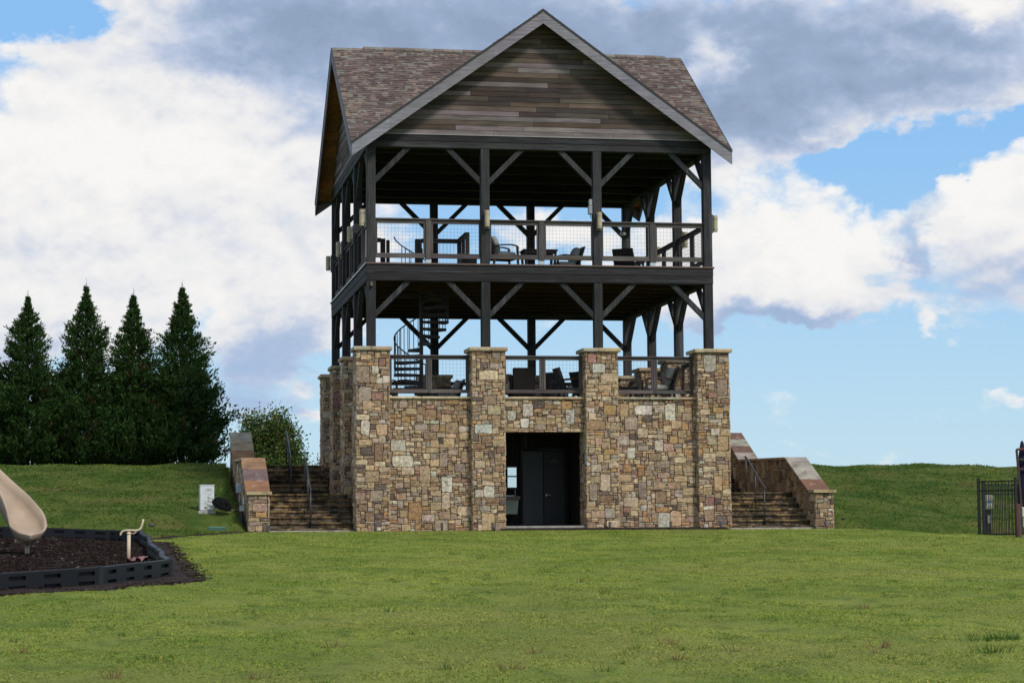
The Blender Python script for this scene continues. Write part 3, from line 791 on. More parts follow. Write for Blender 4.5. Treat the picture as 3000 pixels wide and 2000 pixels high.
# gables -------------------------------------------------------------------
OV = .47; ZE = 10.86
def slope_z(u, half):     # underside height above a gable at distance u from its centre
    return ZE - .02 + (ZR - ZE) * (1 - abs(u) / (half + OV)) - .16
def gable(axis, pos, n, half, cen, pieces, name='siding_board'):
    rnd = random.Random(int(pos * 7) + 5 + (axis == 'x') * 50); z = Z4 + .004; row = 0; rest = MB()
    top = slope_z(0, half)
    thk = .022
    back = [(cen - half, Z4), (cen + half, Z4), (cen, slope_z(0, half) + .02)]
    mb = MB()
    if axis == 'x': mb.extrude([(p[0], p[1]) for p in back], 1, pos, pos - n * .04, (.02, .017, .015))
    else: mb.extrude([(p[0], p[1]) for p in back], 0, pos, pos - n * .04, (.02, .017, .015))
    mb.build('gable_wall', M['wood_x' if axis == 'x' else 'wood_y'], TW)
    while z < top - .03:
        h = .142 if row else .15
        w0 = half * (1 - 0) if z < Z4 else 0
        hw = lambda zz: max(0.0, min(half, (half + OV) * (1 - (zz + .18 - ZE) / (ZR - ZE))))
        a0, a1 = hw(z), hw(min(z + h, top + .1)); u = -a0
        while u < a0 - .01:
            L = rnd.uniform(.9, 3.4); u2 = min(a0, u + L)
            if a0 - u2 < .5: u2 = a0
            t0 = max(u, -a1) if u == -a0 else u; t1 = min(u2, a1) if u2 == a0 else u2
            t0 = min(t0, a1); t1 = max(t1, -a1)
            if t1 <= t0: t1 = t0 + .001
            r_ = rnd.random()
            col = jit((.062, .050, .040), .35, rnd) if r_ < .5 else (jit((.140, .126, .126), .22, rnd) if r_ < .72 else (jit((.082, .064, .050), .25, rnd) if r_ < .88 else jit((.038, .033, .030), .2, rnd)))
            if row == 0: col = jit((.13, .120, .118), .1, rnd)
            col = (col[0] * 1.28, col[1] * 1.17, col[2] * 1.14)
            d = rnd.uniform(.0, .013) + thk; g = .006
            q = [(cen + u + g * .4, z + g), (cen + u2 - g * .4, z + g), (cen + t1 - g * .4, z + h - g), (cen + t0 + g * .4, z + h - g)]
            f = pos + n * d; b2 = pos - n * .001
            vs = [((p[0], f, p[1]) if axis == 'x' else (f, p[0], p[1])) for p in q] + [((p[0], b2, p[1]) if axis == 'x' else (b2, p[0], p[1])) for p in q]
            fs = [(0, 1, 2, 3), (4, 7, 6, 5), (0, 4, 5, 1), (1, 5, 6, 2), (2, 6, 7, 3), (3, 7, 4, 0)]
            if pieces: MB().add(vs, fs, col).build(name, M['grey_x' if axis == 'x' else 'grey_y'], TW)
            else: rest.add(vs, fs, col)
            u = u2
        z += h; row += 1
    if not pieces: rest.build('siding_boards', M['grey_x' if axis == 'x' else 'grey_y'], TW, kind='stuff')
gable('x', .02, -1, W / 2, W / 2, True); gable('x', DP - .02, 1, W / 2, W / 2, False)
gable('y', .02, -1, DP / 2, DP / 2, True); gable('y', W - .02, 1, DP / 2, DP / 2, False)
for a, b_ in (((0, -.03, Z4 + .002), (W, -.03, Z4 + .002)),): MB().box(.0, W, -.034, -.006, Z4 + .001, Z4 + .022, (.30, .30, .29)).build('drip_strip', M['paint'], TW)

# roof: four arms meeting over the middle, eight triangular slopes ---------
roof = MB(); CX, CY = W / 2, DP / 2
xa, xb, ya, yb = -OV, W + OV, -OV, DP + OV
slopes = [((xa, ya), (CX, ya), 'y', 1), ((xb, ya), (CX, ya), 'y', 1), ((xa, yb), (CX, yb), 'y', 1), ((xb, yb), (CX, yb), 'y', 1),
          ((xa, ya), (xa, CY), 'x', 1), ((xa, yb), (xa, CY), 'x', 1), ((xb, ya), (xb, CY), 'x', 1), ((xb, yb), (xb, CY), 'x', 1)]
TH = .10
for cr_, rg, ax_, _ in slopes:
    tri = [(cr_[0], cr_[1], ZE), (rg[0], rg[1], ZR), (CX, CY, ZR)]
    vs = tri + [(p[0], p[1], p[2] - TH) for p in tri]
    fs = [(0, 1, 2), (5, 4, 3), (0, 3, 4, 1), (1, 4, 5, 2), (2, 5, 3, 0)]
    roof.add(vs, fs, (1, 1, 1))
RF = roof.build('roof', M['soffit'], TW)
SH0 = [(.130, .098, .085), (.095, .066, .060), (.190, .148, .122), (.195, .188, .165), (.150, .115, .098), (.110, .076, .070), (.215, .160, .130), (.10, .078, .070), (.125, .09, .08)]
_m = (.135, .106, .092)
SH = [tuple(_m[i] + (c_[i] - _m[i]) * .8 for i in range(3)) for c_ in SH0]
cand = []
for si, (cr_, rg, ax_, _) in enumerate(slopes):
    rnd = random.Random(40 + si)
    A = Vector((cr_[0], cr_[1], ZE))
    if ax_ == 'x':   # ridge runs along x, slope rises along y; courses run along x
        run = Vector((0, (CY - cr_[1]), ZR - ZE)); hd = Vector((math.copysign(1, CX - cr_[0]), 0, 0)); full = abs(CX - cr_[0])
    else:
        run = Vector(((CX - cr_[0]), 0, ZR - ZE)); hd = Vector((0, math.copysign(1, CY - cr_[1]), 0)); full = abs(CY - cr_[1])
    L = run.length; rd = run / L; nrm = rd.cross(hd)
    if nrm.z < 0: nrm = -nrm
    ex = .142; nrow = int(L / ex); front = cr_[1] < 0 and ax_ == 'x'
    # at parameter t (0 corner .. 1 ridge) the course spans from the rake (0) to the valley (t*full)
    for r_ in range(nrow + 1):
        s0 = r_ * ex; s1 = min(s0 + ex + .02, L); wdt = full * min(1, (s0 + ex * .6) / L); u = -.02
        while u < wdt:
            wv = rnd.choice((.08, .11, .14, .18, .23)); u2 = min(u + wv, wdt + .02)
            lift = rnd.choice((.016, .020, .030)); col = jit(rnd.choice(SH), .09, rnd)
            lo = -.012 if r_ == 0 else 0
            p = [A + rd * (s0 + lo) + hd * u, A + rd * (s0 + lo) + hd * (u2 - .003), A + rd * s1 + hd * (u2 - .003), A + rd * s1 + hd * u]
            vs = [p[0] + nrm * .002, p[1] + nrm * .002, p[0] + nrm * lift, p[1] + nrm * lift, p[2] + nrm * .006, p[3] + nrm * .006]
            cand.append((front, wv * .14 * (1 + .2 * (cr_[0] < 0)) + rnd.random() * .004, vs, [(0, 1, 3, 2), (2, 3, 4, 5), (0, 2, 5), (1, 4, 3)], col)); u = u2
ind = sorted([c_ for c_ in cand if c_[0]], key=lambda c_: -c_[1])
chosen = set(id(c_) for c_ in ind[:300]); rest = MB()
for c_ in cand:
    if id(c_) in chosen: MB().add(c_[2], c_[3], c_[4]).build('shingle', M['shingle'], RF)
    else: rest.add(c_[2], c_[3], c_[4])
rest.build('shingles', M['shingle'], TW, kind='stuff')
# boarded undersides of the overhangs
for (hw_, cen_, axx, walls) in ((W / 2, CX, 'x', ((ya, .0), (yb, DP))), (DP / 2, CY, 'y', ((xa, .0), (xb, W)))):
    for (o_, wl) in walls:
        for sg in (-1, 1):
            mb = MB(); rnd = random.Random(int(hw_ * 9 + sg + o_)); nb_ = 22
            for k in range(1, nb_):
                t0, t1 = k / nb_ + .0012, (k + 1) / nb_ - .0012; q = []
                for t_ in (t0, t1):
                    u = cen_ + sg * (hw_ + OV) * (1 - t_); zz_ = ZE + (ZR - ZE) * t_ - TH - .012
                    for w_ in (o_ + math.copysign(.004, wl - o_), wl + math.copysign(.03, wl - o_)): q.append((u, w_, zz_) if axx == 'x' else (w_, u, zz_))
                q2 = [(p[0], p[1], p[2] - .014) for p in q]
                mb.add(q + q2, [(4, 5, 7, 6), (0, 1, 5, 4), (2, 6, 7, 3), (0, 4, 6, 2), (1, 3, 7, 5)], jit((.30, .135, .045), .22, rnd))
            mb.build('soffit', M['eave'], RF)
# ridge caps and the raised vents
def ridge(p, q, name, w_, h_, z_):
    d = (Vector(q) - Vector(p)); L = d.length; d.normalize(); s_ = Vector((-d.y, d.x, 0)); n = max(1, int(L / .30)); rnd = random.Random(int(L * 10))
    mb = MB()
    for k in range(n):
        a = Vector(p) + d * (L * k / n); b_ = Vector(p) + d * (L * (k + 1) / n + .03)
        for sg in (-1, 1):
            t0 = Vector((0, 0, z_)); e0 = s_ * (sg * w_) + Vector((0, 0, z_ - w_ * .68))
            vs = [a + t0 + Vector((0, 0, .01)), b_ + t0, b_ + e0, a + e0 + Vector((0, 0, .01)), a + e0 - Vector((0, 0, h_)), b_ + e0 - Vector((0, 0, h_)), a + t0 - Vector((0, 0, h_))]
            mb.add(vs, [(0, 1, 2, 3), (3, 2, 5, 4), (0, 3, 4, 6)], jit(rnd.choice(SH[2:5]), .1, rnd))
    mb.build(name, M['shingle'], RF)
ridge((xa, CY, ZR), (xb, CY, ZR), 'ridge_cap', .15, .012, .022); ridge((CX, ya, ZR), (CX, yb, ZR), 'ridge_cap', .15, .012, .026)
ridge((xa + .95, CY, ZR), (CX - .2, CY, ZR), 'ridge_vent', .14, .035, .075); ridge((CX + .2, CY, ZR), (xb - .5, CY, ZR), 'ridge_vent', .14, .035, .075)
# rake boards
def rake(p0, p1, nrm, half_t):
    p0, p1 = Vector(p0), Vector(p1); d = p1 - p0; L = d.length; n_ = Vector(nrm); u = 0.0; rnd = random.Random(int(p0.x * 3 + p0.y * 7 + p1.y * 5) + 77)
    hv = .40; cuts = [0, rnd.uniform(.15, .2), rnd.uniform(.42, .5), rnd.uniform(.68, .8), 1]
    for k in range(4):
        a = p0 + d * (cuts[k] + (.0006 if k else 0)); b_ = p0 + d * cuts[k + 1]; g = n_ * (.030 + rnd.uniform(0, .003))
        dn = Vector((0, 0, -hv)); up_ = Vector((0, 0, -.005)); lean = n_ * 0
        vs = [a + up_, b_ + up_, b_ + dn, a + dn]; vs = vs + [v_ + g for v_ in vs]
        fs = [(0, 1, 2, 3), (7, 6, 5, 4), (0, 4, 5, 1), (1, 5, 6, 2), (2, 6, 7, 3), (3, 7, 4, 0)]
        MB().add(vs, fs, jit((.205, .194, .214), .14, rnd)).build('rake_board', M['grey_x' if abs(nrm[1]) else 'grey_y'], TW)
    a = p0 + n_ * .034; b_ = p1 + n_ * .034
    vs = [a + Vector((0, 0, .016)), b_ + Vector((0, 0, .016)), b_ + Vector((0, 0, -.055)), a + Vector((0, 0, -.055))]; vs = vs + [v_ + n_ * .012 for v_ in vs]
    MB().add(vs, [(0, 1, 2, 3), (7, 6, 5, 4), (0, 4, 5, 1), (1, 5, 6, 2), (2, 6, 7, 3), (3, 7, 4, 0)], (.022, .021, .021)).build('drip_edge', M['paint'], TW)
for yv, n_ in ((ya, (0, -1, 0)), (yb, (0, 1, 0))):
    for xc in (xa, xb): rake((xc, yv, ZE), (CX, yv, ZR), n_, 0)
for xv, n_ in ((xa, (-1, 0, 0)), (xb, (1, 0, 0))):
    for yc in (ya, yb): rake((xv, yc, ZE), (xv, CY, ZR), n_, 0)

# railings ---------------------------------------------------------------
def rail_bay(a, b_, axis, pos, z0, upper):
    """frame with welded wire between two posts; a..b along the axis"""
    gc = lambda: jit((.092, .078, .076), .25, rr)
    def bx(mb, u0, u1, w0, w1, z_0, z_1, col, e=.006):
        if axis == 'x': mb.bbox(u0, u1, pos + w0, pos + w1, z_0, z_1, col, e)
        else: mb.bbox(pos + w0, pos + w1, u0, u1, z_0, z_1, col, e)
    gm = M['grey_x' if axis == 'x' else 'grey_y']; mid = (a + b_) / 2
    if upper: zb0, zb1, zt0, zt1, zc, hw = z0 + .15, z0 + .285, z0 + 1.13, z0 + 1.235, z0 + 1.275, .082
    else: zb0, zb1, zt0, zt1, zc, hw = z0 + .115, z0 + .215, z0 + 1.06, z0 + 1.14, z0 + 1.18, .035
    mb = MB(); bx(mb, a, b_, -.07, .07, zt1 + .001, zc, gc()); rl = mb.build('railing', gm, TW)
    for (u0, u1) in ((a, mid - hw), (mid + hw, b_)):
        for (q0, q1) in ((zb0, zb1), (zt0, zt1)):
            mb = MB(); bx(mb, u0 + .001, u1 - .001, -.025, .025, q0, q1, gc()); mb.build('rail', gm, rl)
        for (s0, s1) in ((u0 + .001, u0 + .055), (u1 - .055, u1 - .001)):
            if not upper and ((s0 < a + .01) or (s1 > b_ - .01)): s0, s1 = (s0, s0 + .1) if s0 < a + .01 else (s1 - .1, s1)
            mb = MB(); bx(mb, s0, s1, -.022, .022, zb1 + .001, zt0 - .001, gc()); mb.build('stile', M['grey_z'], rl)
        mb = MB(); r_ = .0017; n = int((u1 - u0 - .1) / .1016)
        def wire(u0_, u1_, z0_, z1_, off):
            if axis == 'x': mb.box(u0_, u1_, pos - r_ + off, pos + r_ + off, z0_, z1_)
            else: mb.box(pos - r_ + off, pos + r_ + off, u0_, u1_, z0_, z1_)
        for k in range(1, n + 1): wire(u0 + .05 + k * .1016 - r_, u0 + .05 + k * .1016 + r_, zb1, zt0, 0)
        k = 1
        while zb1 + k * .1016 < zt0: wire(u0 + .05, u1 - .05, zb1 + k * .1016 - r_, zb1 + k * .1016 + r_, .0055); k += 1
        mb.build('wire_mesh', M['wire'], rl)
    mb = MB()
    if upper:
        bx(mb, mid - hw + .001, mid + hw - .001, -.06, .05, z0 + .11, zt1 - .001, gc()); mb.build('rail_post', M['grey_z'], rl)
        mb = MB(); bx(mb, mid - hw + .004, mid + hw - .004, -.058, .048, z0, z0 + .108, (.50, .55, .55), .003); mb.build('post_base', M['metal'], rl)
    else:
        bx(mb, mid - hw + .001, mid + hw - .001, -.03, .03, zb0, zt1 - .001, gc()); mb.build('rail_post', M['grey_z'], rl)
for i in range(3):
    for pos in (.11, DP - .11):
        rail_bay(PX[i] + PS / 2, PX[i + 1] - PS / 2, 'x', pos, Z2, True)
        rail_bay(PX[i] + PH, PX[i + 1] - PH, 'x', pos, LEDGE, False)
    for pos in (.11, W - .11):
        rail_bay(PY[i] + PS / 2, PY[i + 1] - PS / 2, 'y', pos, Z2, True)
        rail_bay(PY[i] + PH, PY[i + 1] - PH, 'y', pos, LEDGE, False)
# guard round the stair opening on the top deck
GZ = Z2
def guard_post(x, y, h=1.06, w_=.17): MB().bbox(x - w_ / 2, x + w_ / 2, y - w_ / 2, y + w_ / 2, GZ, GZ + h, jit((.035, .032, .030), .2, rr), .008).build('guard_post', M['wood_z'], TW)
def guard_rail(p, q, h=1.06):
    p = Vector(p); q = Vector(q); d = (q - p); L = d.length
    for z0, z1 in ((.95, 1.04), (.10, .2)):
        MB().beam(p + Vector((0, 0, (z0 + z1) / 2)), q + Vector((0, 0, (z0 + z1) / 2)), .05, z1 - z0, jit((.07, .065, .06), .2, rr)).build('guard_rail', M['grey_x' if abs(d.x) > abs(d.y) else 'grey_y'], TW)
    MB().beam(p + Vector((0, 0, 1.06)), q + Vector((0, 0, 1.06)), .13, .035, jit((.07, .065, .06), .2, rr)).build('guard_rail', M['grey_x' if abs(d.x) > abs(d.y) else 'grey_y'], TW)
    mb = MB(); n = int(L / .1016)
    for k in range(1, n): a = p + d * (k / n); mb.beam(a + Vector((0, 0, .2)), a + Vector((0, 0, .95)), .0035, .0035)
    for k in range(1, 8): mb.beam(p + Vector((0, 0, .2 + k * .1)), q + Vector((0, 0, .2 + k * .1)), .0035, .0035)
    mb.build('guard_mesh', M['wire'], TW)
GY = 2.85
guard_post(.78, GY, 1.06, .14); guard_post(.93, GY, 1.02, .10); guard_post(1.83, GY, 1.06, .19); guard_post(3.05, GY, 1.06, .12)
guard_rail((1.93, GY, GZ), (2.99, GY, GZ)); guard_rail((.3, GY, GZ), (.71, GY, GZ)); guard_rail((3.05, 1.3, GZ), (3.05, GY - .08, GZ)); guard_post(3.05, 1.26, 1.06, .11); guard_post(3.05, 2.05, 1.06, .09)
# ============================================================ spiral staircase
SP = thing('spiral_staircase', 'black metal spiral staircase rising from the stone terrace to the upper deck', 'staircase', (SPX, SPY, 3.70))
STEEL = (.035, .030, .030)
MB().lathe((SPX, SPY, 3.70), [(.06, 0), (.06, 4.75), (.03, 4.79)], 12, STEEL).build('centre_pole', M['paint'], SP)
zz = [3.70 + .2 * k for k in range(1, 20)]
phi = lambda z: math.pi - (z - 4.8) / .2 * R(23.15)
for z in zz:
    a = phi(z); mb = MB(); q = []
    for r_, d_ in ((.055, -.5), (.055, .5), (SPR, .24), (SPR, .08), (SPR, -.08), (SPR, -.24)): q.append((SPX + r_ * math.cos(a + d_), SPY + r_ * math.sin(a + d_)))
    mb.extrude(q, 2, z - .015, z, STEEL)
    for d_ in (-.23, .23): mb.beam((SPX + .05 * math.cos(a), SPY + .05 * math.sin(a), z - .05), (SPX + SPR * math.cos(a + d_), SPY + SPR * math.sin(a + d_), z - .05), .012, .07, STEEL)
    mb.beam((SPX + SPR * math.cos(a - .24), SPY + SPR * math.sin(a - .24), z - .045), (SPX + SPR * math.cos(a + .24), SPY + SPR * math.sin(a + .24), z - .045), .012, .08, STEEL)
    mb.build('tread', M['paint'], SP)
    for k in (-.17, .0, .17):
        a2 = a + k; x, y = SPX + (SPR - .01) * math.cos(a2), SPY + (SPR - .01) * math.sin(a2); dz = -k / R(23.15) * .2
        MB().tube([(x, y, z - .04), (x, y, z + .90 + dz)], .0125, 5, STEEL).build('baluster', M['paint'], SP)
pts = []
z = 3.9
while z < 7.94: a = phi(z); pts.append((SPX + (SPR - .01) * math.cos(a), SPY + (SPR - .01) * math.sin(a), z + .9)); z += .04
MB().tube(pts, .020, 8, (.06, .04, .035)).build('handrail', M['paint'], SP, smooth=True)
a = phi(7.55); MB().extrude([(SPX - .05, SPY - .05), (SPX - .9, SPY - .1), (SPX - .9, SPY - 1.0), (SPX + .05, SPY - 1.0)], 2, 7.50, 7.53, STEEL).build('landing', M['paint'], SP)

# ============================================================ stone stairs beside the tower
def stone_stairs(name, x0, x1, xr, label, grp, flip):
    ST = thing(name, label, 'staircase', ((x0 + x1) / 2, 0, 0), grp)
    rnd = random.Random(hash(name) % 1000 if False else (71 if flip else 72)); G = []
    def flight(y0, z0, n, base):
        for k in range(n):
            y = y0 + .33 * k; zt = z0 + .165 * k
            # riser backing with stones
            if k or base:
                zr0 = zt - .165 if k else zt - .165
                par = MB().box(x0, x1, y + .045, y + .42, zr0 - .02, zt - .055).build('riser', M['mortar'], ST)
                st = stones((x0, y + .05, zr0), (1, 0, 0), (0, 0, 1), (0, -1, 0), x1 - x0, .11, 300 + k + (50 if z0 > 1.2 else 0) + (7 if flip else 0), cell=(.06, .036), big=0, dep=.02, dull=.62)  # riser stones dulled: shade of the side-lit flight is put into their colour
                G.append((st, par))
            x = x0
            while x < x1 - .2:
                xe = min(x1, x + rnd.uniform(.5, 1.1))
                if x1 - xe < .35: xe = x1
                mb = MB(); slab(mb, x + .003, xe - .003, y, y + .40, zt - .055, zt, jit((.25, .165, .075) if rnd.random() < .7 else (.15, .11, .07), .18, rnd), rnd); mb.build('tread', M['step_stone'], ST); x = xe
    flight(0.0, .115, 7, False)
    MB().box(x0, x1, -.06, .35, -.25, .058, (.40, .35, .30)).build('footing', M['slab'], ST)
    MB().box(x0, x1, 2.05, 7.7, .9, 1.10, (.22, .19, .16)).build('landing', M['step_stone'], ST)
    flight(7.6, 1.10 + .25, 6, True)
    MB().box(x0, x1, 9.5, 11.5, 1.9, 2.14, (.22, .19, .16)).build('top_landing', M['step_stone'], ST)
    lay(G, ST, ST, 260, M['step_stone'])
    def hand(pts, posts):
        h = MB().tube(pts, .022, 8, (.075, .078, .085)).build('handrail', M['metal'], ST, smooth=True)
        for (x, y, a, b_) in posts: MB().tube([(x, y, a), (x, y, b_)], .02, 8, (.065, .068, .075)).build('rail_post', M['metal'], h, smooth=True)
    hand([(xr, .20, 1.16), (xr, .24, 1.20), (xr, .33, 1.22), (xr, 2.12, 2.14), (xr, 2.22, 2.17), (xr, 2.3, 2.16)], [(xr, .30, .11, 1.2), (xr, 1.2, .60, 1.66), (xr, 2.18, 1.10, 2.14)])
    hand([(xr, 7.4, 2.28), (xr, 7.5, 2.32), (xr, 9.5, 3.26), (xr, 9.65, 3.28)], [(xr, 7.5, 1.10, 2.30), (xr, 8.5, 1.75, 2.78), (xr, 9.55, 2.14, 3.25)])
    return ST
stone_stairs('stone_staircase', -2.70, -.37, -1.55, 'wide mossy stone steps climbing the left side of the tower', 'stone steps flanking the tower', False)
stone_stairs('stone_staircase', W + .37, 12.87, 11.51, 'stone steps with one grey handrail on the right side of the tower', 'stone steps flanking the tower', True)


def wing_wall(x0, x1, label, inner, sdd, cols):
    """retaining wall: low pier, raking top, level length, second rake"""
    WW = thing('retaining_wall', label, 'wall', ((x0 + x1) / 2, 0, 0), 'raking retaining walls beside the steps')
    prof = [(-.2, 1.05), (.42, 1.05), (2.55, 2.10), (7.62, 2.22), (9.6, 3.17), (10.2, 3.17)]
    e = .035
    poly = [(-.2 + e, -.5), (-.2 + e, 1.05)] + prof[1:] + [(10.2, -.5)]
    core = MB().extrude([(p[0], p[1] - .02) for p in poly], 0, x0 + e, x1 - e).build('wall_core', M['mortar'], WW)
    def top(y):
        for (a, b_) in zip(prof[:-1], prof[1:]):
            if a[0] <= y <= b_[0]: return a[1] + (b_[1] - a[1]) * (y - a[0]) / (b_[0] - a[0])
        return 0
    G = [(stones((x0 + .004, -.2 + e, -.08), (1, 0, 0), (0, 0, 1), (0, -1, 0), x1 - x0 - .008, 1.10, sdd, big=.25), core)]
    for n, xx in ((-1, x0 + e), (1, x1 - e)):
        vis = (n == -1)
        G.append((stones((xx, -.2 + .005, -.1), (0, 1, 0), (0, 0, 1), (n, 0, 0), 10.3, 3.3, sdd + 5 + n, cell=(.062, .08) if n == -1 else (.08, .07), big=1.3 if n == -1 else 1.0,
                         mask=lambda u, v: v - .1 < top(u - .195) - .0, dull=.9 if vis else 1), core))
    lay(G, WW, WW, 300)
    rnd = random.Random(sdd)
    def cop(y0, z0, y1, z1, n, colset, th=.062):
        for k in range(n):
            ya_, yb_ = y0 + (y1 - y0) * k / n, y0 + (y1 - y0) * (k + 1) / n; za, zb = z0 + (z1 - z0) * k / n, z0 + (z1 - z0) * (k + 1) / n
            a = x0 - .055 + rnd.uniform(-.008, .008); b_ = x1 + .055 + rnd.uniform(-.008, .008); g = .004
            vs = []
            for (yy, zz_) in ((ya_ + g, za), (yb_ - g, zb)):
                for xx in (a, b_): vs += [(xx, yy, zz_ - .01), (xx, yy, zz_ + th)]
            MB().add(vs, [(0, 2, 3, 1), (4, 5, 7, 6), (0, 1, 5, 4), (2, 6, 7, 3), (1, 3, 7, 5), (0, 4, 6, 2)], jit(colset[k % len(colset)], .08, rnd)).build('coping_slab', M['slab'], WW)
    cop(-.26, 1.05, .30, 1.05, 1, [SANDS[0]], .075)
    mid = len(cols) // 2
    cop(.30, 1.055, 2.55, 2.10, 3, cols[0]); cop(2.56, 2.10, 7.62, 2.22, 5, cols[1]); cop(7.62, 2.22, 9.6, 3.17, 3 if inner else 4, cols[2]); cop(9.6, 3.17, 10.25, 3.17, 1, [SANDS[1]])
    return WW
wing_wall(-3.30, -2.72, 'fieldstone retaining wall left of the tower, topped with orange and purple slabs', True, 500, ([(.25, .13, .07), (.14, .095, .090), (.26, .15, .085)], SANDS, [(.27, .15, .075), (.33, .27, .17), (.34, .31, .24)]))
wing_wall(12.87, 13.43, 'fieldstone retaining wall right of the tower, topped with grey slabs', False, 540, ([(.20, .10, .065), (.34, .31, .25), (.32, .29, .25)], SANDS, [(.31, .28, .24), (.15, .085, .065), (.31, .29, .24), (.17, .09, .07)]))

# ============================================================ fittings
def lantern(x, y, z, ox, oy, label, grp='cylindrical lanterns on the deck posts'):
    L = thing('wall_lantern', label, 'lantern', (x, y, z), grp)
    MB().box(x - .085 * (abs(oy)) - .02 * abs(ox), x + .085 * abs(oy) + .02 * abs(ox), y - .085 * abs(ox) - .02 * abs(oy), y + .085 * abs(ox) + .02 * abs(oy), z - .27, z + .27, (.09, .085, .08)).build('backplate', M['paint'], L)
    cx, cy = x + ox * .105, y + oy * .105
    MB().lathe((cx, cy, z), [(.0, -.225), (.066, -.225), (.072, -.21), (.072, .21), (.066, .225), (0, .225)], 18, (.40, .33, .21)).build('lamp_shade', M['plastic'], L, smooth=False)
    for zz_ in (-.15, .14): MB().lathe((cx, cy, z + zz_), [(.074, -.012), (.078, -.012), (.078, .012), (.074, .012)], 18, (.33, .33, .30)).build('band', M['metal'], L)
    MB().lathe((cx, cy, z), [(.0, .226), (.069, .226), (.069, .245), (0, .25)], 18, (.42, .32, .16)).build('cap', M['plastic'], L)
LZ = 8.80
lantern(PX[1] + .03, -.02, LZ, 0, -1, 'beige cylinder lantern on the front of the second post from the left')
lantern(PX[2] + .03, -.02, LZ, 0, -1, 'beige cylinder lantern on the front of the third post, below a grey switch box')
names = ['nearest beige cylinder lantern on the left side, beside the front corner post', 'second beige lantern back along the left side of the deck', 'third beige lantern back along the left side of the deck', 'farthest and lowest looking beige lantern on the left side of the deck']
for k in range(4): lantern(-.02, PY[k], LZ, -1, 0, names[k])
names = ['beige cylinder lantern on the outer right side of the front corner post', 'beige lantern seen through the right hand railing', 'third lantern along the right side of the deck', 'rear lantern along the right side of the deck']
for k in range(4): lantern(W + .02, PY[k], LZ, 1, 0, names[k])

t_ = thing('switch_box', 'grey electrical switch box on the left face of the third front post', 'switch box', (PX[2] - PS / 2 - .05, PY[0], 9.2))
x = PX[2] - PS / 2
MB().bbox(x - .10, x - .002, PY[0] - .07, PY[0] + .07, 9.27, 9.45, (.36, .38, .38), .008).build('box', M['metal'], t_)
MB().bbox(x - .12, x - .002, PY[0] - .08, PY[0] + .08, 9.02, 9.265, (.28, .29, .30), .012).build('cover', M['metal'], t_)
MB().tube([(x - .05, PY[0], 9.02), (x - .05, PY[0], 8.9)], .012, 6, (.2, .2, .2)).build('conduit', M['metal'], t_)
t_ = thing('flood_light', 'round clear flood light on the rear right deck post', 'light', (PX[3] - .1, PY[3] - .2, 9.9))
fx, fy, fz = 9.73, DP - .34, 9.93
MB().lathe((fx, fy, fz - .06), [(.0, -.03), (.08, -.02), (.11, .04), (.09, .10), (.0, .12)], 14, (.55, .58, .58)).build('lamp_head', M['metal'], t_, smooth=True)
MB().tube([(fx, fy, fz), (fx + .1, fy + .12, fz)], .02, 6, (.3, .3, .3)).build('bracket', M['metal'], t_)
t_ = thing('light_fixture', 'small brass coloured fitting at the top of the lower left corner post', 'light', (PX[0], -.02, 6.9))
MB().lathe((PX[0], -.05, 6.88), [(0, -.035), (.035, -.03), (.045, 0), (.035, .03), (0, .035)], 12, (.14, .11, .06)).build('lamp_head', M['metal'], t_, smooth=True)
MB().box(PX[0] - .03, PX[0] + .03, -.03, -.002, 6.91, 6.98, (.15, .13, .09)).build('bracket', M['metal'], t_)

# warning plaque
def text_obj(s_, size, loc, rot, mtl, parent, name='lettering'):
    cu = bpy.data.curves.new(name, 'FONT'); cu.body = s_; cu.size = size; cu.align_x = 'CENTER'; cu.extrude = .001
    o_ = bpy.data.objects.new(name, cu); C.objects.link(o_)
    me = bpy.data.meshes.new_from_object(o_); bpy.data.objects.remove(o_); o2 = bpy.data.objects.new(name, me); C.objects.link(o2)
    off = ORIG[root_of(parent).name] if parent else Vector((0, 0, 0))
    at_ = me.color_attributes.new('tint', 'FLOAT_COLOR', 'CORNER'); at_.data.foreach_set('color', np.ones(len(me.loops) * 4, 'f4'))
    me.materials.append(mtl); o2.location = Vector(loc) - off; o2.rotation_euler = rot; o2.parent = parent; return o2
M['ink_pale'] = simple('pale_lettering', (.40, .38, .35), .7, .2, var=.05)
pl = thing('warning_plaque', 'small brown plaque with pale lettering beside the corner lantern', 'sign', (.09, PY[1] - PS / 2, 8.95))
yy = PY[1] - PS / 2; px0 = -.005
MB().box(px0, px0 + .19, yy - .014, yy - .002, 8.85, 9.10, (.06, .045, .038)).build('board', M['paint'], pl)
mb = MB()
for (a, b_, c_, d_) in ((px0, px0 + .19, 8.85, 8.858), (px0, px0 + .19, 9.092, 9.10), (px0, px0 + .008, 8.859, 9.091), (px0 + .182, px0 + .19, 8.859, 9.091)): mb.box(a, b_, yy - .019, yy - .0145, c_, d_, (.35, .33, .30))
mb.build('border', M['paint'], pl)
for k, (s_, sz) in enumerate((('DANGER', .042), ('DO NOT', .036), ('SIT ON', .036), ('RAILING', .036))):
    text_obj(s_, sz, (px0 + .095, yy - .016, 9.043 - .052 * k), (R(90), 0, 0), M['ink_pale'], pl)

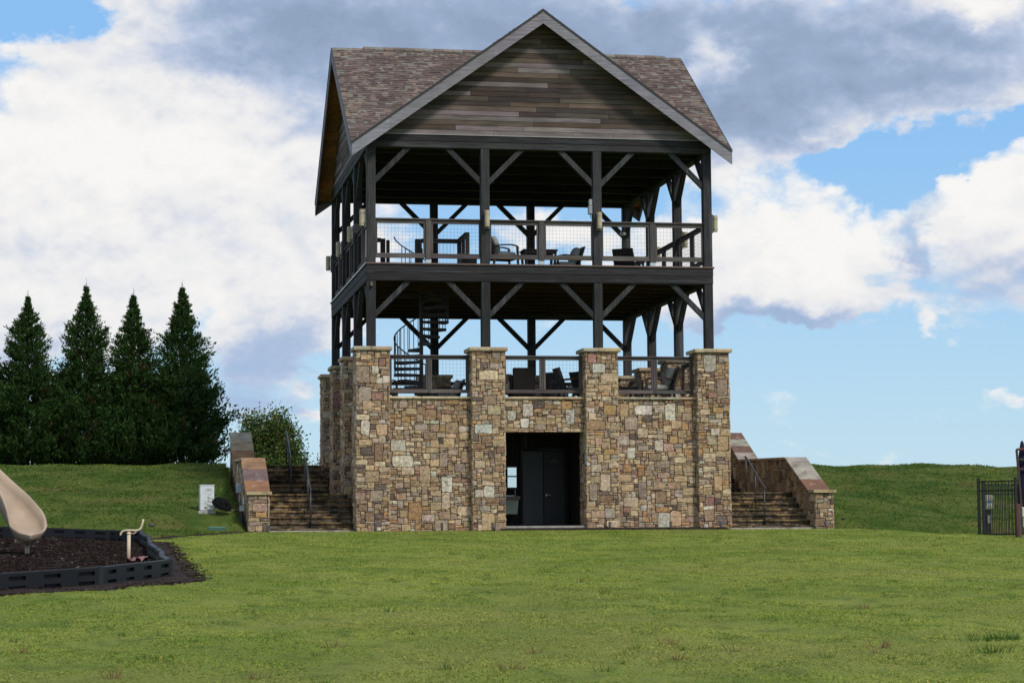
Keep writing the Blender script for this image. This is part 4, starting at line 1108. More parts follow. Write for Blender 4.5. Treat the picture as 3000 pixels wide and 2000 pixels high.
# uplights along the foot of the walls
def uplight(x, y, label, s_=1.0):
    z = float(H(x, y)); u_ = thing('garden_uplight', label, 'garden light', (x, y, z), 'stake lights along the foot of the walls')
    MB().tube([(x, y, z - .05), (x, y, z + .06)], .012, 6, (.02, .02, .02)).build('stake', M['paint'], u_)
    MB().tube([(x, y - .01, z + .04), (x, y + .01, z + .10), (x + .012 * s_, y + .07, z + .23)], [.030, .036, .042], 10, (.035, .037, .04)).build('lamp_head', M['paint'], u_, smooth=False)
for (u_, lab) in ((.16, 'dark stake light before the left corner pier'), (2.0, 'dark stake light in the middle of the left stone wall'), (3.42, 'dark stake light before the pier left of the doorway'),
                  (6.75, 'dark stake light before the pier right of the doorway'), (8.5, 'leaning dark stake light at the right stone wall'), (9.96, 'dark stake light before the brown boulder of the right corner pier')):
    uplight(u_, -.62, lab)
uplight(-2.78, -.5, 'dark stake light before the left retaining wall'); uplight(13.1, -.5, 'dark stake light before the right retaining wall', -1)

# sink in the recess
t_ = thing('wash_basin', 'pale green wash basin cabinet with a steel tap inside the doorway', 'sink', (4.45, AY - .2, .6))
MB().bbox(4.12, 4.66, AY - .42, AY - .04, .92, 1.02, (.10, .085, .07), .01).build('counter', M['paint'], t_)
MB().extrude([(4.16, .50), (4.58, .50), (4.62, .915), (4.14, .915)], 1, AY - .36, AY - .06, (.20, .25, .21)).build('basin_cabinet', M['paint'], t_)
MB().bbox(4.14, 4.50, AY - .40, AY - .10, 1.021, 1.04, (.75, .76, .78), .004).build('basin_rim', M['metal'], t_)
MB().tube([(4.56, AY - .14, 1.02), (4.56, AY - .14, 1.16), (4.55, AY - .17, 1.20), (4.53, AY - .24, 1.18)], .012, 8, (.8, .8, .82)).build('tap', M['metal'], t_, smooth=True)

# ============================================================ furniture
def chair_proto(label, grp, cush=(.30, .30, .28), back_h=.92, tilt=.20):
    """deep patio armchair, faces +x"""
    c_ = thing('patio_armchair', label, 'armchair', (0, 0, 0), grp); FR = (.018, .014, .013)
    for sy_ in (-1, 1):
        y = sy_ * .33
        MB().beam((.36, y, 0), (.34, y, .60), .05, .06, FR).build('leg', M['paint'], c_)
        MB().beam((-.40, y, 0), (-.33, y, .45), .05, .06, FR).build('leg', M['paint'], c_)
        pts = [(.37, .56), (.33, .62), (.15, .655), (-.10, .645), (-.38, .59)]
        mb = MB()
        for a, b_ in zip(pts[:-1], pts[1:]): mb.beam((a[0], y, a[1]), (b_[0], y, b_[1]), .07, .035, (.05, .022, .018))
        mb.build('armrest', M['paint'], c_)
    MB().bbox(-.36, .36, -.32, .32, .24, .32, FR, .01).build('seat_frame', M['paint'], c_)
    MB().extrude([(-.33, .30), (-.27, .30), (-.27 - tilt, back_h), (-.33 - tilt, back_h)], 1, -.33, .33, FR).build('backrest', M['paint'], c_)
    MB().pillow((.04, 0, .39), (.66, .60, .17), cush).build('seat_cushion', M['fabric'], c_, smooth=True)
    rot = Matrix.Rotation(-.32, 3, 'Y')
    MB().pillow((-.27, 0, .66), (.20, .58, .52), cush, rot).build('back_cushion', M['fabric'], c_, smooth=True)
    return c_
def place(proto, first, x, y, z, rz, label, s_=1.0):
    o_ = proto if first else copy_tree(proto)
    o_.location = (x, y, z); o_.rotation_euler = (0, 0, rz); o_.scale = (s_,) * 3; o_['label'] = label; return o_
P1 = chair_proto('', 'patio armchairs on the upper deck')
place(P1, True, 4.02, 1.0, Z2, R(12), 'armchair with light grey cushions facing right behind the middle bay railing of the upper deck')
place(P1, False, 6.30, 3.1, Z2, R(186), 'armchair facing left with a leaning grey cushion, right of the deck table')
place(P1, False, 8.35, 3.6, Z2, R(55), 'armchair seen from behind with a pale cushion in the right bay of the upper deck')
P2 = chair_proto('', 'patio armchairs on the stone terrace', cush=(.34, .335, .31))
place(P2, True, 8.75, 1.75, 3.70, R(176), 'armchair with plump grey cushions in the right bay of the stone terrace', 1.15)
place(P2, False, 6.75, 1.9, 3.70, R(25), 'armchair turned away behind the pier right of the doorway', 1.0)
place(P2, False, 3.0, 5.2, 3.70, R(180), 'low armchair with rounded grey back cushion near the second pier', 1.0)
place(P2, False, .62, 1.9, 3.70, R(60), 'armchair in front of the spiral staircase foot', 1.0)
place(P2, False, 7.6, 4.4, 3.70, R(200), 'armchair half hidden behind the dark table on the terrace', 1.0)

def table(x, y, z, lx, ly, h, label, grp, rz=0):
    t_ = thing('patio_table', label, 'table', (x, y, z), grp); K = (.018, .015, .014)
    MB().bbox(x - lx / 2, x + lx / 2, y - ly / 2, y + ly / 2, z + h - .045, z + h, K, .012).build('tabletop', M['paint'], t_)
    for a in (-1, 1):
        for b_ in (-1, 1): MB().beam((x + a * (lx / 2 - .12), y + b_ * (ly / 2 - .08), z), (x + a * (lx / 2 - .07), y + b_ * (ly / 2 - .05), z + h - .046), .06, .06, K).build('leg', M['paint'], t_)
    MB().box(x - lx / 2 + .1, x + lx / 2 - .1, y - ly / 2 + .04, y + ly / 2 - .04, z + h - .12, z + h - .047, K).build('apron', M['paint'], t_)
    return t_
table(5.35, 2.4, Z2, 1.05, .7, .72, 'square dark table between two armchairs on the upper deck', 'patio tables')
table(9.0, 3.7, Z2, 1.0, .8, .42, 'low dark table behind the right bay railing of the upper deck', 'patio tables')
table(7.75, 2.3, 3.70, .95, .8, .52, 'low black table in front of the cushioned armchair on the terrace', 'patio tables')
table(1.55, 2.3, 3.70, 1.2, .7, .45, 'low dark table before the spiral staircase on the terrace', 'patio tables')

t_ = thing('high_back_chair', 'tall dark high backed chair seen from behind in the middle bay of the terrace', 'chair', (4.75, 1.7, 3.70))
x, y, z = 4.75, 1.7, 3.70; K = (.013, .012, .012)
MB().bbox(x - .33, x + .33, y - .05, y + .04, z + .22, z + 1.03, K, .03).build('backrest', M['fabric'], t_)
MB().bbox(x - .33, x + .33, y + .04, y + .65, z + .22, z + .42, K, .02).build('seat', M['fabric'], t_)
for a in (-1, 1):
    for b_ in (0, .6): MB().box(x + a * .28 - .03, x + a * .28 + .03, y + b_ - .02, y + b_ + .04, z, z + .22, K).build('leg', M['paint'], t_)
t_ = thing('wicker_chair', 'wicker chair with curved arms just left of the tall dark chair on the terrace', 'chair', (4.28, 2.1, 3.70))
x, y, z = 4.22, 2.1, 3.70
MB().pillow((x + .12, y, z + .60), (.34, .5, .55), (.05, .045, .035)).build('backrest', M['fabric'], t_, smooth=True)
MB().pillow((x + .06, y - .12, z + .52), (.24, .3, .36), (.14, .14, .12)).build('cushion', M['fabric'], t_, smooth=True)
MB().bbox(x - .35, x + .25, y - .3, y + .3, z + .28, z + .36, K, .01).build('seat', M['paint'], t_)
for b_ in (-.3, .3):
    mb = MB()
    for p_, q_ in (((x + .1, .66), (x - .15, .62)), ((x - .15, .62), (x - .46, .50))): mb.beam((p_[0], y + b_, z + p_[1]), (q_[0], y + b_, z + q_[1]), .05, .04, (.04, .03, .025))
    mb.build('armrest', M['paint'], t_)
    MB().beam((x - .38, y + b_, z + .5), (x - .32, y + b_, z), .045, .045, K).build('leg', M['paint'], t_); MB().beam((x + .2, y + b_, z + .3), (x + .22, y + b_, z), .045, .045, K).build('leg', M['paint'], t_)
def recliner(x, y, z, rz, label):
    t_ = thing('folding_chair', label, 'chair', (0, 0, 0), 'slim folding chairs on the terrace')
    MB().extrude([(-.30, .38), (-.24, .38), (-.46, 1.02), (-.54, .99)], 1, -.27, .27, K).build('backrest', M['paint'], t_)
    MB().bbox(-.30, .28, -.26, .26, .36, .42, (.16, .16, .15), .015).build('seat', M['fabric'], t_)
    for b_ in (-.29, .29):
        MB().beam((-.38, b_, .66), (.24, b_, .72), .05, .035, (.05, .022, .018)).build('armrest', M['paint'], t_)
        MB().beam((.22, b_, .70), (.26, b_, 0), .04, .04, K).build('leg', M['paint'], t_); MB().beam((-.30, b_, .45), (-.40, b_, 0), .04, .04, K).build('leg', M['paint'], t_)
    t_.location = (x, y, z); t_.rotation_euler = (0, 0, rz); return t_
recliner(6.15, 1.5, 3.70, R(5), 'slim dark chair leaning back just left of the third pier'); recliner(5.62, 2.9, 3.70, R(-130), 'slim dark chair turned away, its square back tilted, beside the tall dark chair')
t_ = thing('chaise_cushions', 'pale grey lounge cushions on a low frame behind the slim chairs', 'lounger', (6.0, 3.3, 3.70))
MB().bbox(5.4, 6.6, 3.2, 3.8, 3.9, 4.0, K, .01).build('frame', M['paint'], t_)
for a in (5.45, 6.5):
    for b_ in (3.25, 3.75): MB().box(a, a + .05, b_ - .025, b_ + .025, 3.70, 3.90, K).build('leg', M['paint'], t_)
MB().pillow((5.95, 3.5, 4.06), (.95, .58, .14), (.30, .29, .26)).build('seat_cushion', M['fabric'], t_, smooth=True); MB().pillow((6.40, 3.5, 4.22), (.5, .55, .14), (.30, .29, .26), Matrix.Rotation(-.6, 3, 'Y')).build('back_cushion', M['fabric'], t_, smooth=True)
t_ = thing('ottoman', 'low grey cushioned footstool left of the second post on the upper deck', 'footstool', (3.1, 1.2, Z2))
MB().pillow((3.05, 1.2, Z2 + .30), (.55, .5, .14), (.32, .32, .30)).build('cushion', M['fabric'], t_, smooth=True); MB().bbox(2.82, 3.28, .98, 1.42, Z2 + .05, Z2 + .24, K, .01).build('base', M['paint'], t_)

# ============================================================ machinery beside the left wall
z0 = float(H(-4.38, 1.0)) + .02
PAD = thing('condenser_unit', 'white outdoor air conditioning unit on the grass bank left of the steps', 'air conditioner', (-4.38, 1.1, z0))
ax, ay = -4.38, 1.0
MB().bbox(ax - .24, ax + .24, ay - .08, ay + 1.0, z0 - .12, z0 + .03, (.36, .36, .33), .01).build('pad', M['slab'], PAD)
MB().bbox(ax - .19, ax + .20, ay, ay + .88, z0 + .04, z0 + .72, (.62, .64, .64), .012).build('cabinet', M['paint'], PAD)
mb = MB(); mb.bbox(ax - .205, ax + .215, ay - .012, ay + .9, z0 + .722, z0 + .745, (.68, .70, .70), .008); mb.build('lid', M['paint'], PAD)
mb = MB().tube([(ax - .03, ay - .012, z0 + .64), (ax + .12, ay - .012, z0 + .64), (ax + .14, ay - .006, z0 + .62), (ax + .14, ay - .012, z0 + .52), (ax + .12, ay - .012, z0 + .50), (ax + .06, ay - .012, z0 + .48), (ax + .05, ay - .012, z0 + .44), (ax + .05, ay - .012, z0 + .3)], .004, 5, (.46, .48, .48)); mb.build('moulding', M['paint'], PAD)
MB().box(ax - .0, ax + .1, ay - .006, ay - .001, z0 + .585, z0 + .60, (.2, .2, .2)).build('maker_plate', M['paint'], PAD)
lab_ = MB().box(ax - .07, ax - .02, ay - .006, ay - .001, z0 + .115, z0 + .145, (.70, .50, .03)); lab_.box(ax - .07, ax - .02, ay - .006, ay - .001, z0 + .08, z0 + .113, (.06, .06, .06)); lab_.build('warning_label', M['paint'], PAD)
hs = thing('hose_coil', 'coil of black hose lying on the bank beside the white air conditioning unit', 'hose', (ax + .35, ay - .1, z0))
for k in range(26):
    rd_ = .045 + .0065 * k; cx_ = ax + .40 + .03 * math.sin(k * 2.3); cy_ = ay - .30 + .02 * (k % 7); tl = .5
    mb = MB(); mb.tube([(cx_ + rd_ * 1.15 * math.cos(t), cy_ + rd_ * .30 * math.sin(t), z0 + .20 + .02 * math.cos(k * 1.7) + rd_ * (.70 + .12 * math.sin(k * 3.1)) * math.sin(t) - rd_ * .42 * math.cos(t)) for t in [2 * math.pi * q / 20 + k for q in range(21)]], .019, 6, (.006, .006, .006)); mb.build('hose_loop', M['fabric'], hs)
for k in (1, 3): MB().tube([(ax + .20, ay - .14, z0 + .20 + k * .045), (ax + .08, ay - .13, z0 + .22 + k * .05), (ax + .0, ay - .12, z0 + .24 + .05 * k)], .009, 6, (.012, .012, .012)).build('hose_end', M['paint'], hs)
cn = thing('conduit_run', 'grey flexible conduit running from the white unit to the retaining wall', 'conduit', (ax + .5, ay - .1, z0))
wx = -3.37
MB().tube([(ax + .02, ay - .03, z0 + .16), (ax + .15, ay - .2, z0 + .14), (ax + .45, ay - .3, z0 + .06), (ax + .7, ay - .2, z0 + .02), (ax + .88, ay + .3, z0 + .05), (wx + .01, ay + .9, z0 + .18), (wx - .01, ay + .95, z0 + .35)], .014, 7, (.14, .15, .16)).build('pipe', M['plastic'], cn, smooth=True)
eb = thing('electrical_box', 'grey disconnect box on the retaining wall above the conduit', 'electrical box', (wx - .08, 1.9, 1.2), 'boxes on the left retaining wall')
MB().bbox(wx - .16, wx, 1.8, 2.05, 1.14, 1.40, (.30, .36, .38), .01).build('box', M['metal'], eb); MB().tube([(wx - .06, 1.92, 1.14), (wx - .06, 1.92, .88)], .018, 6, (.40, .40, .38)).build('conduit', M['metal'], eb)
eb = thing('electrical_box', 'pale meter box with a black pipe below it near the front of the retaining wall', 'electrical box', (wx - .05, .55, .6), 'boxes on the left retaining wall')
MB().bbox(wx - .13, wx, .45, .75, .60, .76, (.34, .35, .33), .008).build('box', M['metal'], eb); MB().bbox(wx - .04, wx, .52, .62, .80, 1.0, (.60, .62, .60), .006).build('cover', M['metal'], eb); MB().lathe((wx - .07, .55, .27), [(.06, 0), (.06, .30)], 12, (.015, .015, .018)).build('pipe', M['plastic'], eb)
vb = thing('valve_box_lid', 'flat green valve box lid set in the grass below the white unit', 'valve box', (-4.1, -.2, .05))
vz = float(H(-4.15, .05)); MB().bbox(-4.36, -3.92, -.08, .16, vz - .03, vz + .045, (.10, .22, .17), .008).build('lid', M['plastic'], vb); MB().bbox(-4.38, -3.90, -.10, .18, vz - .1, vz + .02, (.05, .12, .09), .005).build('rim', M['plastic'], vb)
sg = MB(); rnd = random.Random(5)
def rock(x, y, s_, label, col):
    z = float(H(x, y)); mb = MB().pillow((x, y, z + s_ * .2), (s_ * 1.3, s_, s_ * .7), col, Matrix.Rotation(.4, 3, 'Z'), 5, .8)
    o_ = mb.build('rock', M['stone']); tag(o_, label, 'rock')
rock(-5.9, .2, .13, 'small dark stone on the grass bank behind the play area', (.06, .06, .065))
rock(13.9, .4, .10, 'small dark stone on the bank nearest the right retaining wall', (.04, .04, .045)); rock(14.7, -.1, .09, 'small dark stone on the grass well right of the retaining wall', (.04, .04, .045))
# ============================================================ mulch
def build_mulch():
    xs = np.arange(-24, -4.6, .22); ys = np.arange(-32, -5.5, .22); X, Y = np.meshgrid(xs, ys); inb = in_poly(X, Y, BED); ins = in_poly(X + .12 * np.sin(Y * 5.1), Y + .12 * np.sin(X * 6.3), OUTBED)
    rnd = np.random.RandomState(2)
    Z = np.where(inb, H(X, Y) + .03 + (rnd.rand(*X.shape)) * .02, np.where(ins, H(X, Y) + .014 + rnd.rand(*X.shape) * .01, H(X, Y) - .05)); V_ = np.stack([X.ravel(), Y.ravel(), Z.ravel()], 1)
    nx = len(xs); i, j = np.meshgrid(np.arange(len(ys) - 1), np.arange(nx - 1), indexing='ij'); a = (i * nx + j).ravel()
    Fc = np.stack([a, a + 1, a + nx + 1, a + nx], 1); k = ins.ravel()[Fc].any(1); Fc = Fc[k]
    o_ = fast_mesh('mulch_bed', V_, Fc, np.tile(np.array([[.030, .022, .020]], 'f4'), (len(Fc), 1)), M['mulch'], kind='structure')
    # loose chips, spilling past the border and along the wall foot
    n = 110000; rx = rnd.uniform(-11, -4.3, n); ry = rnd.uniform(-32, -6.5, n)
    px = np.array([p[0] for p in BED]); py = np.array([p[1] for p in BED])
    right = -5.95 + ( -6.15 + 5.95) * (ry + 26.9) / (17.7); spill = (rx > right) & (rx < right + rnd.rand(n) ** 1.6 * (.75 + .30 * np.sin(ry * 1.3))) & (ry > -27.9) & (ry < -7.6)
    front = (ry < -26.9 - (rx + 5.95) * -1.15) & (ry > -28.2 - (-5.3 - rx) * .9 - 1.3 * rnd.rand(n) ** 1.5) & (rx < -5.2) & (rx > -11)
    keep = in_poly(rx + rnd.randn(n) * .12, ry + rnd.randn(n) * .14, OUTBED)
    rx, ry = rx[keep], ry[keep]; ins = in_poly(rx, ry, BED); rz = H(rx, ry) + np.where(ins, .045, .012)
    # narrow line of mulch where lawn meets masonry
    m2 = 9000; u = rnd.rand(m2); lx = -6.4 + u * (13.6 + 6.4); dpt = np.where((lx > 3.6) & (lx < 10.2), .35, np.where(lx > 10.2, .12, np.where(lx < -3.4, .14, .20)))
    ly = -.47 - rnd.rand(m2) * dpt - np.where(lx < -3.3, 2.2 * (-3.3 - lx) + .15, 0); k2 = ~((lx > 10.3) & (rnd.rand(m2) < .6)); lx, ly = lx[k2], ly[k2]
    rx = np.concatenate([rx, lx]); ry = np.concatenate([ry, ly]); rz = np.concatenate([rz, H(lx, ly) + .012]); n = len(rx)
    s_ = .012 + .022 * rnd.rand(n); th = rnd.rand(n) * 6.28; asp = .3 + .4 * rnd.rand(n); tl = (rnd.rand(n) - .3) * .9
    ux = np.stack([np.cos(th), np.sin(th), tl * .6], 1) * s_[:, None]; vx = np.stack([-np.sin(th), np.cos(th), (rnd.rand(n) - .5)], 1) * (s_ * asp)[:, None]
    c0 = np.stack([rx, ry, rz], 1); Q = np.stack([c0 - ux - vx, c0 + ux - vx, c0 + ux + vx, c0 - ux + vx], 1).reshape(-1, 3)
    tint = np.array([[.034, .024, .021]]) * (.4 + 1.3 * rnd.rand(n))[:, None]; pale = rnd.rand(n) < .02; tint[pale] = [.22, .18, .15]
    o_ = fast_mesh('mulch_chips', Q, np.arange(len(Q)).reshape(-1, 4), tint, M['leaf'], kind='stuff'); o_['label'] = 'dark bark chips in the play area and along the walls'


build_mulch()
mb = MB(); rnd = random.Random(6); n = 60; xs_ = [3.7 + 6.5 * k / n for k in range(n + 1)]
vs = []
for k, x in enumerate(xs_):
    w_ = .26 + .10 * math.sin(x * 3.1) + rnd.uniform(-.04, .04)
    for y in (-.30, -.36 - w_ * .5, -.36 - w_): vs.append((x, y, float(H(x, y)) + (.085 if y > -.34 else (.06 if y > -.36 - w_ * .6 else .004))))
mb.add(vs, [(3 * k + j, 3 * k + j + 1, 3 * k + j + 4, 3 * k + j + 3) for k in range(n) for j in range(2)], (.030, .022, .020)); mb.build('mulch_strip', M['mulch'], kind='structure')
mb = MB(); vs = []
for k in range(31):
    t = k / 30; x = -3.2 - 3.3 * t; y = -.75 - 6.9 * t - .5 * math.sin(t * 3.14); w_ = .20 + .08 * math.sin(k * 1.7)
    for s_ in (-1, 0, 1): vs.append((x + s_ * w_ * .8, y - s_ * w_ * .6, float(H(x + s_ * w_ * .8, y - s_ * w_ * .6)) + .012 + .012 * (s_ == 0)))
mb.add(vs, [(3 * k + j, 3 * k + j + 1, 3 * k + j + 4, 3 * k + j + 3) for k in range(30) for j in range(2)], (.030, .022, .020)); mb.build('mulch_edging', M['mulch'], kind='structure')

# ============================================================ play area border of moulded timbers
BD = thing('play_border', 'low black plastic timber border round the mulched play area', 'border', (-7.5, -18, -.5))
def timber(p, q, h=.27, th=.09, lab=None):
    """one moulded length with two rows of pockets; p, q ground points on its outer face"""
    p = Vector((p[0], p[1], float(H(*p)))); q = Vector((q[0], q[1], float(H(*q)))); d = q - p; L = d.length; d.normalize(); s_ = Vector((-d.y, d.x, 0)).normalized(); n = 4
    P_ = lambda u, w_, z: p + d * u + s_ * w_ + Vector((0, 0, z))
    K = (.010, .0105, .0135); D2 = (.004, .004, .005); mb = MB()
    us = [0.0]
    pw = L / n
    for k in range(n): us += [pw * k + pw * .30, pw * k + pw * .78]
    us.append(L); zs = [.0, .035, .085, .165, .225, h]
    for a in range(len(us) - 1):
        for b_ in range(len(zs) - 1):
            hole = (a % 2 == 1) and (b_ in (1, 3)); w0 = .045 if hole else 0
            u0, u1, z0_, z1_ = us[a], us[a + 1], zs[b_], zs[b_ + 1]
            mb.add([P_(u0, w0, z0_), P_(u1, w0, z0_), P_(u1, w0, z1_), P_(u0, w0, z1_)], [(0, 1, 2, 3)], D2 if hole else K)
            if hole:
                mb.add([P_(u0, 0, z0_), P_(u1, 0, z0_), P_(u1, 0, z1_), P_(u0, 0, z1_), P_(u0, w0, z0_), P_(u1, w0, z0_), P_(u1, w0, z1_), P_(u0, w0, z1_)], [(0, 4, 5, 1), (1, 5, 6, 2), (2, 6, 7, 3), (3, 7, 4, 0)], K)
    e = .012
    for a in range(len(us) - 1):
        for b_ in range(len(zs) - 1):
            hole = (a % 2 == 1) and (b_ in (1, 3)); w0 = th - .035 if hole else th
            u0, u1, z0_, z1_ = us[a], us[a + 1], zs[b_], zs[b_ + 1]
            mb.add([P_(u0, w0, z0_), P_(u1, w0, z0_), P_(u1, w0, z1_), P_(u0, w0, z1_)], [(3, 2, 1, 0)], D2 if hole else K)
            if hole:
                mb.add([P_(u0, th, z0_), P_(u1, th, z0_), P_(u1, th, z1_), P_(u0, th, z1_), P_(u0, w0, z0_), P_(u1, w0, z0_), P_(u1, w0, z1_), P_(u0, w0, z1_)], [(1, 5, 4, 0), (2, 6, 5, 1), (3, 7, 6, 2), (0, 4, 7, 3)], K)
    mb.add([P_(0, 0, h), P_(L, 0, h), P_(L, e, h + e), P_(0, e, h + e), P_(L, th - e, h + e), P_(0, th - e, h + e), P_(L, th, h), P_(0, th, h), P_(L, th, 0), P_(0, th, 0), P_(0, 0, 0), P_(L, 0, 0)],
           [(0, 1, 2, 3), (3, 2, 4, 5), (5, 4, 6, 7), (0, 3, 5, 7, 9, 10), (1, 11, 8, 6, 4, 2)], K)
    mb.build('border_timber', M['border'], BD)
    # interlocking knuckle
    MB().lathe((p + s_ * th / 2)[:2] + ((p.z),) if False else tuple(p + s_ * (th / 2)), [(.052, 0), (.056, .02), (.056, h + .012), (.045, h + .022), (0, h + .022)], 12, (.020, .021, .026)).build('knuckle', M['border'], BD)
def run(a, b_, n, wob=0):
    A, B_ = Vector((a[0], a[1])), Vector((b_[0], b_[1]))
    for k in range(n):
        f = lambda t: (A + (B_ - A) * t)
        p, q = f(k / n), f((k + 1) / n); ww = Vector((-(B_ - A).y, (B_ - A).x)).normalized() * wob
        p = p + ww * math.sin(k * 1.9) * (k > 0); q = q + ww * math.sin((k + 1) * 1.9) * (k < n - 1); timber(p, q)
run((-8.9, -30.05), (-7.0, -28.80), 1); run((-7.0, -28.80), (-5.95, -26.92), 1); run((-11.5, -31.8), (-8.9, -30.05), 1)
run((-5.95, -26.92), (-6.22, -9.30), 8, .05); run((-6.22, -9.30), (-6.95, -8.55), 1); run((-6.95, -8.55), (-12.6, -8.0), 3)

# slide -----------------------------------------------------------------------
SL = thing('playground_slide', 'beige moulded plastic slide ending over the mulch at the left edge', 'slide', (-8.57, -16.32, -.48))
BEI = (.37, .28, .20)
gz = float(H(-8.57, -16.3))
path = []; SIDES = []
P_A = Vector((-8.56, -16.75, gz + .43)); dirn = Vector((-.68, .73, 0)).normalized()
_q = P_A.copy(); _ps = 0.0
for k in range(38):
    s_ = -.36 + .36 * math.sin(k / 8 * math.pi / 2) if k < 8 else (k - 8) / 29 * 4.1
    h = s_ * .48 if s_ < .3 else (.144 + (s_ - .3) * .48 + (s_ - .3) ** 2 * .4 if s_ < .7 else .40 + (s_ - .7) * .80)
    while _ps + .02 < s_:
        an = R(12 + 50 * min(1, max(0, _ps) / 1.2)); _q = _q + Vector((-math.sin(an), math.cos(an), 0)) * .019; _ps += .02
    an = R(12 + 50 * min(1, max(0, s_) / 1.2)); dd_ = Vector((-math.sin(an), math.cos(an), 0))
    path.append((_q + dd_ * (s_ - _ps) * .95 + Vector((0, 0, h)), s_)); SIDES.append(Vector((-dd_.y, dd_.x, 0))); dirn = dd_
side_ = Vector((-dirn.y, dirn.x, 0)); mb = MB(); prof = []
def slide_prof(s_):
    rise = .30 if s_ > .4 else .23 + .07 * max(0, s_ / .4) - .07 * max(0, -s_ / .36) ** 2
    return [(-.36, rise - .06), (-.375, rise - .01), (-.35, rise + .012), (-.315, rise), (-.29, rise * .55), (-.24, .05), (-.12, .008), (0, 0), (.12, .008), (.24, .05), (.29, rise * .55), (.315, rise), (.35, rise + .012), (.375, rise - .01), (.36, rise - .06),
            (.33, rise * .5), (.27, -.02), (.12, -.05), (-.12, -.05), (-.27, -.02), (-.33, rise * .5)]
rows = []
for i, (p, s_) in enumerate(path):
    side_ = SIDES[i]; nx_ = (path[min(i + 1, 37)][0] - path[max(i - 1, 0)][0]).normalized(); upv = side_.cross(nx_); upv = upv if upv.z > 0 else -upv
    wd = 1.06 if s_ > .3 else 1.00 + .06 * max(0, s_ / .3); fr = max(0, -s_ / .36)
    wd *= math.sqrt(max(.0004, 1 - fr * fr)); lift_ = (.15 * fr ** 3)
    rows.append([p + side_ * (a * wd) + upv * (b_ + lift_ * (1 - min(1, abs(a) / .33))) for a, b_ in slide_prof(s_)])
n = len(rows[0]); vs = [v_ for r_ in rows for v_ in r_]; fs = [(i * n + k, i * n + (k + 1) % n, (i + 1) * n + (k + 1) % n, (i + 1) * n + k) for i in range(37) for k in range(n)]
mb.add(vs, fs, BEI); mb.build('chute', M['plastic'], SL, smooth=True)
MB().bbox(-8.80, -8.35, -16.75, -16.15, gz + .24, gz + .345, (.40, .30, .20), .03).build('mounting_block', M['plastic'], SL)
MB().tube([(-8.57, -16.32, gz - .1), (-8.57, -16.32, gz + .32)], .045, 12, (.50, .42, .32)).build('support_post', M['plastic'], SL, smooth=True)
top = path[-1][0]
for k in (-.45, .45): MB().tube([top + side_ * k + Vector((0, 0, -2.2 - 0)), top + side_ * k + Vector((0, 0, 1.4))], .05, 12, (.30, .22, .15)).build('deck_post', M['plastic'], SL, smooth=True)
dk = top - Vector((0, 0, .06)); MB().beam(dk, dk + dirn * 1.1, 1.0, .06, (.08, .07, .06)).build('deck', M['plastic'], SL)

# talk tube ---------------------------------------------------------------------
tx, ty = -6.59, -19.5; tz = float(H(tx, ty)) + .03
TT = thing('play_post', 'beige play post carrying a bent steel tube beside the right border', 'play equipment', (tx, ty, tz))
B2 = (.56, .45, .31)
MB().tube([(tx, ty, tz - .2), (tx, ty, tz + .46)], .033, 14, B2).build('post', M['plastic'], TT, smooth=True)
MB().pillow((tx, ty, tz + .475), (.085, .085, .07), (.60, .49, .35), None, 6, 1).build('post_cap', M['plastic'], TT, smooth=True)
bp_ = [(-.155, .03, .44), (-.150, .03, .475), (-.12, .03, .515), (-.06, .03, .535), (.02, .03, .535), (.14, .03, .53), (.19, .03, .545), (.225, .03, .58), (.245, .03, .64), (.265, .03, .74)]
pts = []
for i in range(len(bp_) - 1):
    for t in (0, .5): a, b_ = Vector(bp_[i]), Vector(bp_[i + 1]); pts.append(a + (b_ - a) * t + Vector((tx, ty, tz)))
pts.append(Vector(bp_[-1]) + Vector((tx, ty, tz)))
MB().tube(pts, .020, 10, B2).build('bent_tube', M['plastic'], TT, smooth=True)
MB().tube([(tx, ty + .01, tz + .47), (tx + .10, ty + .03, tz + .475), (tx + .14, ty + .03, tz + .52)], .015, 8, (.35, .25, .17)).build('bracket', M['plastic'], TT, smooth=True)
# rag
rx_, ry_ = -6.47, -20.6; rz_ = float(H(rx_, ry_)) + .06; mb = MB(); rnd = random.Random(8); n = 9; m_ = 5; vs = []
for i in range(n):
    for j in range(m_): vs.append((rx_ - .18 + .40 * i / (n - 1) + rnd.uniform(-.015, .015), ry_ - .35 + .7 * i / (n - 1) * .6 + (j / (m_ - 1) - .5) * (.08 + .24 * (i / n)) + rnd.uniform(-.02, .02), rz_ + .045 * math.sin(i * 1.9 + j * 2.3) + .04 * (i / n) + rnd.uniform(0, .02)))
mb.add(vs, [(i * m_ + j, i * m_ + j + 1, (i + 1) * m_ + j + 1, (i + 1) * m_ + j) for i in range(n - 1) for j in range(m_ - 1)], (.22, .11, .12)); tag(mb.build('crumpled_cloth', M['fabric'], smooth=True), 'crumpled pink cloth lying on the mulch near the play post', 'cloth')

